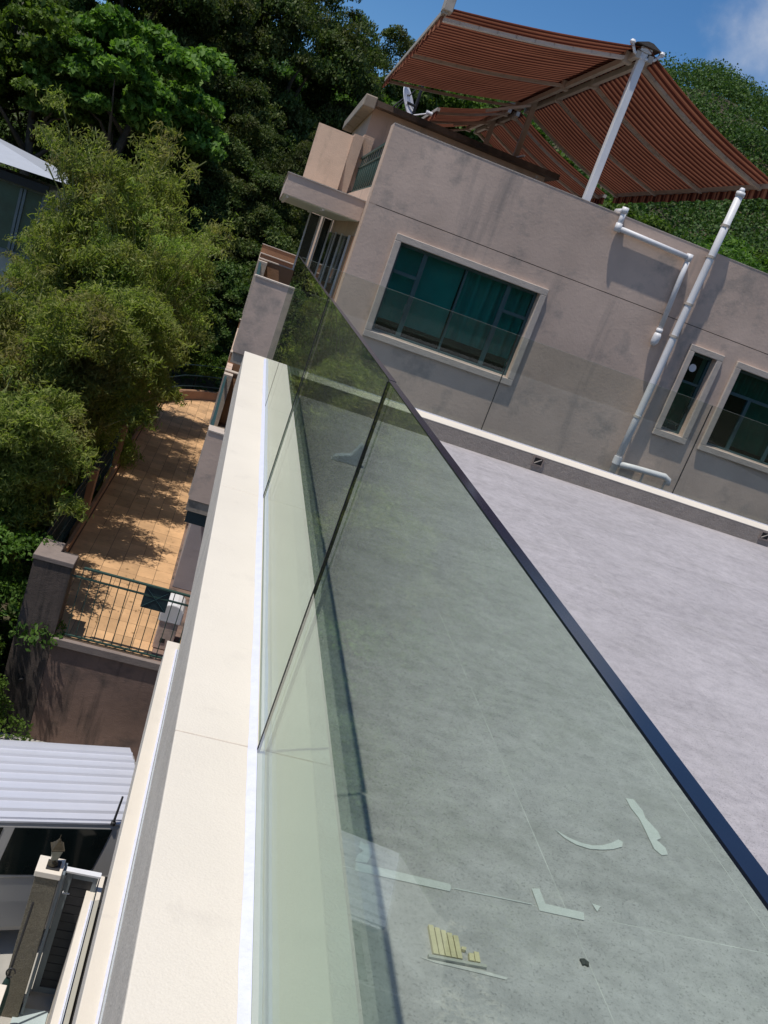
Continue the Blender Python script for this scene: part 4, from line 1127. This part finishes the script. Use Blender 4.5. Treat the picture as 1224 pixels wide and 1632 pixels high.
# ------------------------------------------------------------------ foliage
def leaves_mesh(name, C, size, aspect, mat, up=0.5, droop=0.0, out=None, rng=RNG):
    """one small kite-shaped leaf at each point of C; size per leaf"""
    n = len(C)
    d = rng.normal(size=(n, 3))
    if droop: d[:, 2] -= droop
    d /= np.linalg.norm(d, axis=1, keepdims=True)
    nr = rng.normal(size=(n, 3)); nr[:, 2] += up*2
    if out is not None: nr += out*1.2
    s = np.cross(d, nr); s /= (np.linalg.norm(s, axis=1, keepdims=True)+1e-9)
    sz = (size*rng.uniform(0.65, 1.3, n))[:, None]
    nn = np.cross(s, d)
    base = C - d*sz*0.5
    tip = C + d*sz*0.5 - nn*sz*0.10
    a = C - d*sz*0.06 + s*sz*aspect*0.5 + nn*sz*0.05
    b_ = C - d*sz*0.06 - s*sz*aspect*0.5 + nn*sz*0.05
    V = np.stack([base, a, tip, b_], 1).reshape(-1, 3).astype(np.float32)
    me = bpy.data.meshes.new(name)
    me.vertices.add(4*n); me.vertices.foreach_set('co', V.ravel())
    me.loops.add(4*n); me.loops.foreach_set('vertex_index', np.arange(4*n, dtype=np.int32))
    me.polygons.add(n)
    me.polygons.foreach_set('loop_start', np.arange(0, 4*n, 4, dtype=np.int32))
    me.polygons.foreach_set('loop_total', np.full(n, 4, dtype=np.int32))
    me.update(); me.validate()
    me.materials.append(mat)
    return me

def crown_points(n_leaves, R, clump_r, n_clumps, rng, lobes=0.3, bottom=-0.55, flat=0.6):
    """points for a lumpy crown: clumps near an uneven ellipsoid shell, leaves on the upper side of each clump"""
    R = np.array(R, float)
    u = rng.normal(size=(n_clumps*3, 3)); u /= np.linalg.norm(u, axis=1, keepdims=True)
    u = u[u[:, 2] > bottom][:n_clumps]
    ph = rng.uniform(0, 6.28, 6)
    lob = 1 + lobes*(0.5*np.sin(3*np.arctan2(u[:, 1], u[:, 0])+ph[0]) + 0.5*np.sin(4*u[:, 2]*2+ph[1]) + 0.4*np.sin(5*u[:, 0]*2+ph[2]))
    rr = rng.uniform(0.45, 1.0, len(u))**0.6
    cc = u*R*(rr*lob)[:, None]
    cr = clump_r*rng.uniform(0.6, 1.35, len(u))
    pick = rng.integers(0, len(u), n_leaves)
    v = rng.normal(size=(n_leaves, 3)); v /= np.linalg.norm(v, axis=1, keepdims=True)
    v[:, 2] = np.where(v[:, 2] < -0.25, -v[:, 2]*0.6, v[:, 2])
    rad = rng.uniform(0.35, 1.0, n_leaves)**0.5
    P = cc[pick] + v*(rad*cr[pick])[:, None]*np.array([1, 1, flat])
    return P, v, cc

def trunk_mesh(name, h, r, cc, z0, rng, nb=7):
    b = MB()
    pts = [(0, 0, z0), (0.05*h*rng.normal()*0.3, 0.05*h*rng.normal()*0.3, z0+h*0.35), (0.03*h*rng.normal(), 0.03*h*rng.normal(), z0+h*0.7)]
    b.tube(pts, [r, r*0.75, r*0.45], 8)
    idx = rng.choice(len(cc), min(nb, len(cc)), replace=False)
    for i in idx:
        p = Vector(cc[i]); s = Vector(pts[1]).lerp(Vector(pts[2]), rng.uniform(0, 1))
        mid = s.lerp(p, 0.5) + Vector((0, 0, 0.15*h*rng.uniform(-0.2, 0.5)))
        b.tube([s, mid, s.lerp(p, 0.92)], [r*0.4, r*0.22, r*0.06], 6)
    me = b.mesh(name); me.materials.append(bark)
    for p in me.polygons: p.use_smooth = True
    return me

def make_kind(n_leaves, R, clump_r, n_clumps, size, aspect, mat, seed, up=0.5, lobes=0.3, bottom=-0.55, flat=0.6, trunk_h=5.0, trunk_r=0.25):
    rng = np.random.default_rng(seed)
    P, v, cc = crown_points(n_leaves, R, clump_r, n_clumps, rng, lobes, bottom, flat)
    cm = leaves_mesh('crown', P, size, aspect, mat, up, 0.3, v, rng)
    tm = trunk_mesh('trunk', trunk_h+R[2]*0.9, trunk_r, cc, -trunk_h-R[2]*0.3, rng)
    return cm, tm
K_bright = make_kind(30000, (3.1, 3.0, 2.9), 0.75, 75, 0.27, 0.62, brightL, 1, 0.9, 0.35, -0.6, 0.55, 5)
K_dark1 = make_kind(80000, (3.4, 3.4, 5.0), 0.85, 150, 0.17, 0.5, darkL, 2, 0.5, 0.3, -0.85, 0.75, 6, 0.35)
K_dark2 = make_kind(80000, (3.0, 3.0, 6.0), 0.75, 150, 0.15, 0.45, darkL, 3, 0.4, 0.35, -0.85, 0.85, 6, 0.3)
K_mid = make_kind(42000, (2.6, 2.6, 2.4), 0.6, 90, 0.17, 0.5, midL, 4, 0.7, 0.35, -0.7, 0.6, 3.5, 0.2)
K_shrub = make_kind(28000, (1.4, 1.4, 1.3), 0.38, 70, 0.085, 0.5, midL, 5, 0.6, 0.3, -0.5, 0.7, 0.9, 0.06)
K_shrubD = make_kind(24000, (1.5, 1.5, 1.8), 0.42, 80, 0.11, 0.5, darkL, 6, 0.6, 0.3, -0.6, 0.7, 1.0, 0.07)
K_far = make_kind(36000, (3.6, 3.6, 3.4), 1.0, 90, 0.27, 0.6, midL, 8, 0.7, 0.3, -0.5, 0.6, 4, 0.3)

def plant(kind, name, cat, x, y, zc, sc_=1.0, sz=None, rot=None, label='', group=None, base=None):
    """crown centre at (x, y, zc); the root empty stands at the trunk foot"""
    cm, tm = kind
    gz = float(terrain(x, y)) if base is None else base
    r = empty(name, (x, y, gz), label, cat, group)
    rot = random.uniform(0, 6.28) if rot is None else rot
    s = (sc_, sc_, sz or sc_)
    for me, nm in ((cm, 'crown'), (tm, 'trunk')):
        o = bpy.data.objects.new(nm, me); COL.objects.link(o); o.parent = r
        o.location = (0, 0, zc-gz); o.scale = s; o.rotation_euler = (0, 0, rot)
    return r

# bamboo: arching culms carrying feathery leaf sprays
def make_bamboo(seed, n_culm, h, spread, n_leaves, lean=(0, 0), low=0.12):
    rng = np.random.default_rng(seed)
    cb = MB(); pts_all = []; wts = []
    for i in range(n_culm):
        a = rng.uniform(0, 6.28); r0 = rng.uniform(0, 0.5)*spread*0.5
        hh = h*rng.uniform(0.62, 1.0)
        bx, by = r0*math.cos(a), r0*math.sin(a)
        ox, oy = spread*rng.uniform(0.25, 1.0)*math.cos(a)+lean[0], spread*rng.uniform(0.25, 1.0)*math.sin(a)+lean[1]
        pts = []
        for t in np.linspace(0, 1, 9):
            bend = t**2.2
            pts.append((bx+ox*bend, by+oy*bend, hh*(t - 0.20*t**3.5)))
        cb.tube(pts, [0.035*(1-0.85*t)+0.004 for t in np.linspace(0, 1, 9)], 5, False)
        # side branches as spray centres
        for t in rng.uniform(low, 1.0, 26):
            k = t*8; i0 = min(int(k), 7); f = k-i0
            p = np.array(pts[i0])*(1-f)+np.array(pts[i0+1])*f
            bl = rng.uniform(0.25, 0.95)*(1.15-0.6*t)*(0.55+0.06*h)
            az = rng.uniform(0, 6.28)
            d = np.array([math.cos(az), math.sin(az), rng.uniform(-0.15, 0.55)])
            pts_all.append((p, p+d*bl - np.array([0, 0, 0.25*bl]))); wts.append(bl)
    A = np.array([q[0] for q in pts_all]); B = np.array([q[1] for q in pts_all]); wts = np.array(wts)
    pick = rng.choice(len(A), n_leaves, p=wts/wts.sum())
    t = rng.uniform(0.15, 1.05, n_leaves)[:, None]
    sag = np.zeros((n_leaves, 3)); sag[:, 2] = 0.12*np.sin(np.pi*t[:, 0])
    P = A[pick]*(1-t)+B[pick]*t + sag + rng.normal(size=(n_leaves, 3))*np.array([0.08, 0.08, 0.06])
    lm_ = leaves_mesh('foliage', P, 0.13, 0.22, bambooL, 0.4, 0.55, None, rng)
    cm_ = cb.mesh('culms', recalc=False); cm_.materials.append(culm)
    return lm_, cm_
B1 = make_bamboo(21, 46, 6.2, 1.5, 80000)
BA = make_bamboo(24, 40, 7.3, 1.35, 80000, (0.75, 0.0), 0.42)
B2 = make_bamboo(22, 60, 8.6, 1.7, 110000)
def bamboo(kind, x, y, z, s, rot, label, sz=None):
    r = empty('bamboo_clump', (x, y, z), label, 'bamboo', 'bamboo clumps beside the terrace')
    for me, nm in ((kind[0], 'foliage'), (kind[1], 'culms')):
        o = bpy.data.objects.new(nm, me); COL.objects.link(o); o.parent = r
        o.scale = (s, s, sz or s); o.rotation_euler = (0, 0, rot)
    return r
bamboo(BA, -3.35, 17.0, -8.2, 1.0, 0.15, 'feathery yellow-green bamboo bulging beside the front of the terrace')
bamboo(BA, -3.3, 14.6, -8.4, 0.86, -0.2, 'arching bamboo clump rooted just behind the blackened pier', 0.80)
bamboo(BA, -3.0, 19.9, -8.1, 1.05, -0.1, 'bamboo clump hanging over the fence between two brown piers', 1.0)
bamboo(B1, -4.7, 18.6, -8.0, 1.1, 2.1, 'bamboo clump at the left edge of the photo below the white roof')
bamboo(B2, -3.75, 24.2, -7.9, 1.12, 1.0, 'tallest bamboo clump whose tip stands before the bright broadleaf tree', 1.30)
bamboo(B2, -2.5, 22.8, -8.0, 0.95, 3.2, 'dense bamboo clump arching over the middle of the terrace', 1.10)
bamboo(B2, -2.6, 27.6, -7.9, 1.05, 5.4, 'bamboo clump behind the far end of the terrace fence', 1.05)
bamboo(B1, -6.1, 22.0, -7.9, 0.98, 4.0, 'olive bamboo clump in front of the white-roofed house', 0.80)
bamboo(B2, -4.9, 24.6, -7.9, 0.72, 2.4, 'bamboo clump beside the right end of the white roof', 0.80)

# trees and shrubs
plant(K_bright, 'broadleaf_tree', 'tree', -6.3, 37.5, 2.5, 1.0, 1.0, 0.5, 'bright green large-leaved tree above the bamboo')
plant(K_bright, 'broadleaf_tree', 'tree', -9.6, 38.5, 2.0, 0.95, 1.05, 2.5, 'bright large-leaved tree behind the white-roofed house')
for (x, y, zc, k, s, sz, lab) in (
        (-8.2, 46, 4.6, 0, 1.05, 1.35, 'tall dark tree directly behind the bright broadleaf tree'),
        (-4.2, 47, 4.6, 1, 1.15, 1.30, 'tall dark tree right of the bright broadleaf tree'),
        (-0.9, 48, 4.6, 0, 1.0, 1.32, 'dark tree above the pink house canopy with its top against blue sky'),
        (1.9, 50, 5.0, 1, 0.95, 1.0, 'slender dark tree touching the left end of the awning'),
        (-12.6, 44, 4.0, 1, 1.2, 1.3, 'dark tree in the upper left corner of the photo'),
        (-16.0, 42, 3.0, 0, 1.2, 1.2, 'dark tree beyond the left end of the white roof'),
        (-1.4, 40, -1.6, 0, 0.72, 0.75, 'dark rounded tree behind the leaning balcony panel'),
        (-3.6, 41, -1.0, 1, 0.8, 0.8, 'dark tree between the bamboo tops and the pink house'),
        (0.4, 41.5, -0.8, 1, 0.7, 0.75, 'dark tree tucked against the pink house flank'),
        (-21, 40, 3, 1, 1.3, 1.2, 'dark tree far outside left of the garden house'),
        (-10.2, 52, 7.0, 0, 1.25, 1.35, 'tallest dark tree at the back behind the bright crown'),
        (-6.0, 54, 8.0, 1, 1.3, 1.25, 'tall dark tree at the back filling the top edge of the photo'),
        (-6.4, 43, -1.5, 0, 0.95, 0.8, 'shaded dark tree under the bright crown')):
    plant((K_dark1, K_dark2)[k], 'dark_tree', 'tree', x, y, zc, s, sz, None, lab, 'dark trees on the slope')
for (x, y, zc, s, lab) in (
        (-0.7, 36.2, -4.6, 1.15, 'dark shrub overhanging the far end wall of the terrace'),
        (-2.3, 34.6, -4.9, 1.2, 'dark shrub left of the far end wall'),
        (0.5, 38.0, -3.0, 1.2, 'dark shrub rising beside the pink house flank'),
        (-1.7, 37.8, -3.2, 1.3, 'upper dark shrub behind the far end wall')):
    plant(K_shrubD, 'dark_shrub', 'shrub', x, y, zc, s, s*1.1, None, lab, 'dark shrubs at the terrace end')
for (x, y, zc, s, lab) in (
        (-0.9, 34.6, -6.0, 0.85, 'light green shrub just behind the far end wall'),
        (-2.95, 12.3, -8.1, 0.85, 'leafy shrub at the foot of the blackened pier'),
        (-3.5, 13.8, -6.9, 1.1, 'leafy shrub left of the blackened pier'),
        (-3.6, 11.4, -7.9, 1.0, 'leafy shrub on the left edge beside the driveway'),
        (-5.4, 13.0, -7.2, 1.4, 'large leafy shrub outside the left edge of the driveway'),
        (-7.5, 10.5, -7.2, 1.5, 'large leafy shrub at the far left of the driveway')):
    plant(K_shrub, 'green_shrub', 'shrub', x, y, zc, s, s, None, lab, 'green shrubs near the driveway', None)
for (x, y, zc, s, lab) in (
        (13.4, 33, 2.4, 1.0, 'bright green tree between the pink wall and the awning valance'),
        (17.2, 33, 2.2, 1.1, 'leafy tree behind the tall white pipe'),
        (20.5, 36, 2.8, 1.2, 'leafy tree at the right edge above the pink wall'),
        (10.6, 36, 1.6, 1.0, 'green tree glimpsed below the awning bar'),
        (24.5, 40, 3.5, 1.3, 'green tree outside the right edge'),
        (7.0, 38, 1.5, 1.0, 'green tree hidden behind the stair house')):
    plant(K_mid, 'leafy_tree', 'tree', x, y, zc, s, s, None, lab, 'leafy trees behind the pink house')
for (az_, d_, zc, s_, lab) in ((3.6, 60, 4.6, 1.75, 'rounded green tree seen between the satellite dish and the awning edge'),
                               (6.2, 62, 6.4, 1.9, 'green tree showing in the gap under the left awning wing'),
                               (9.0, 60, 6.4, 1.8, 'green tree behind the rear awning ridge'),
                               (11.8, 62, 6.0, 1.8, 'green tree screened by the striped cloth')):
    a_ = math.radians(az_)
    plant(K_mid, 'slope_tree', 'tree', d_*math.sin(a_), d_*math.cos(a_), zc, s_, s_*1.15, None, lab, 'trees on the wooded slope')
# slope trees climbing the hill, each its own
rs = np.random.default_rng(5)
cnt = 0
far_lab = []
for row, (yy0, n) in enumerate(((56, 8), (66, 9), (78, 9), (92, 10))):
    for i in range(n):
        az = math.radians(1 + 31*(i+rs.uniform(-0.3, 0.3))/(n-1))
        d = yy0/math.cos(az)*rs.uniform(0.95, 1.06)
        x, y = d*math.sin(az), d*math.cos(az)
        gz = float(terrain(x, y))
        o = plant(K_far if row > 0 else K_mid, 'slope_tree', 'tree', x, y, gz+4.5+rs.uniform(-0.6, 1.2), rs.uniform(0.9, 1.25)*(1.35 if row == 0 else 1.0), None, None,
                  'dense green tree on the wooded slope behind the houses', 'trees on the wooded slope')
        cnt += 1

# far hill forest canopy, one mass
rng = np.random.default_rng(77)
nt_ = 4300
az = np.radians(rng.uniform(-8, 38, nt_)); dist = rng.uniform(102, 330, nt_)
tx, ty = dist*np.sin(az), dist*np.cos(az)
tz = terrain(tx, ty)
rad = rng.uniform(2.2, 5.4, nt_)
per = 105
pk = np.repeat(np.arange(nt_), per)
v = rng.normal(size=(len(pk), 3)); v /= np.linalg.norm(v, axis=1, keepdims=True); v[:, 2] = np.abs(v[:, 2])
P = np.stack([tx[pk], ty[pk], tz[pk]+1.8+rad[pk]*0.35], 1) + v*rad[pk][:, None]*np.array([1, 1, 0.95])*rng.uniform(0.7, 1.05, len(pk))[:, None]
me = leaves_mesh('hill_forest', P, 0.62, 0.75, hillL, 0.6, 0.1, v, rng)
ho = bpy.data.objects.new('hill_forest', me); COL.objects.link(ho)
tag(ho, 'dense forest canopy covering the hill', kind='stuff')
# rough undergrowth on the near slope
nu = 110000
ux = rng.uniform(-34, 40, nu); uy = rng.uniform(33.9, 100, nu)
k = ~((ux > -13) & (ux < -4.5) & (uy < 32))
ux, uy = ux[k], uy[k]
P = np.stack([ux, uy, terrain(ux, uy)+rng.uniform(0.0, 1.1, len(ux))], 1)
me = leaves_mesh('undergrowth', P, 0.34, 0.5, darkL, 0.6, 0.0, None, rng)
uo = bpy.data.objects.new('undergrowth', me); COL.objects.link(uo); tag(uo, 'low undergrowth on the slope', kind='stuff')
nu = 26000
ux = rng.uniform(-12, -2.1, nu); uy = rng.uniform(13.2, 34, nu)
P = np.stack([ux, uy, terrain(ux, uy)+rng.uniform(0.0, 0.7, nu)], 1)
me = leaves_mesh('ground_cover', P, 0.22, 0.5, midL, 0.6, 0.0, None, rng)
uo = bpy.data.objects.new('ground_cover', me); COL.objects.link(uo); tag(uo, 'green ground cover under the bamboo', kind='stuff')

# fallen bamboo leaves on the terrace and the driveway
nl = 170
lx = rng.uniform(-1.75, 0.18, nl)**1.0; ly = rng.uniform(13.2, 33, nl)
P = np.stack([lx, ly, np.full(nl, TZ+0.012)], 1)
lx2 = rng.uniform(-4, -0.4, 60); ly2 = rng.uniform(9, 12.9, 60)
P = np.concatenate([P, np.stack([lx2, ly2, np.full(60, G+0.008)], 1)])
n = len(P); ang_ = rng.uniform(0, 6.28, n); sz_ = rng.uniform(0.02, 0.05, n)
d_ = np.stack([np.cos(ang_), np.sin(ang_), np.zeros(n)], 1); s_ = np.stack([-np.sin(ang_), np.cos(ang_), np.zeros(n)], 1)
up_ = np.array([0, 0, 1.0])
V = np.stack([P-d_*sz_[:, None], P+s_*sz_[:, None]*0.25+up_*0.008, P+d_*sz_[:, None]+up_*0.004, P-s_*sz_[:, None]*0.25+up_*0.006], 1).reshape(-1, 3)
me = bpy.data.meshes.new('leaf_litter'); me.from_pydata(V.tolist(), [], [(4*i, 4*i+1, 4*i+2, 4*i+3) for i in range(n)])
me.materials.append(surf('dry_leaf', (0.22, 0.15, 0.06), 0.4, 4, 0.9))
lo_ = bpy.data.objects.new('leaf_litter', me); COL.objects.link(lo_); tag(lo_, 'dry bamboo leaves scattered on the tiles', kind='stuff')
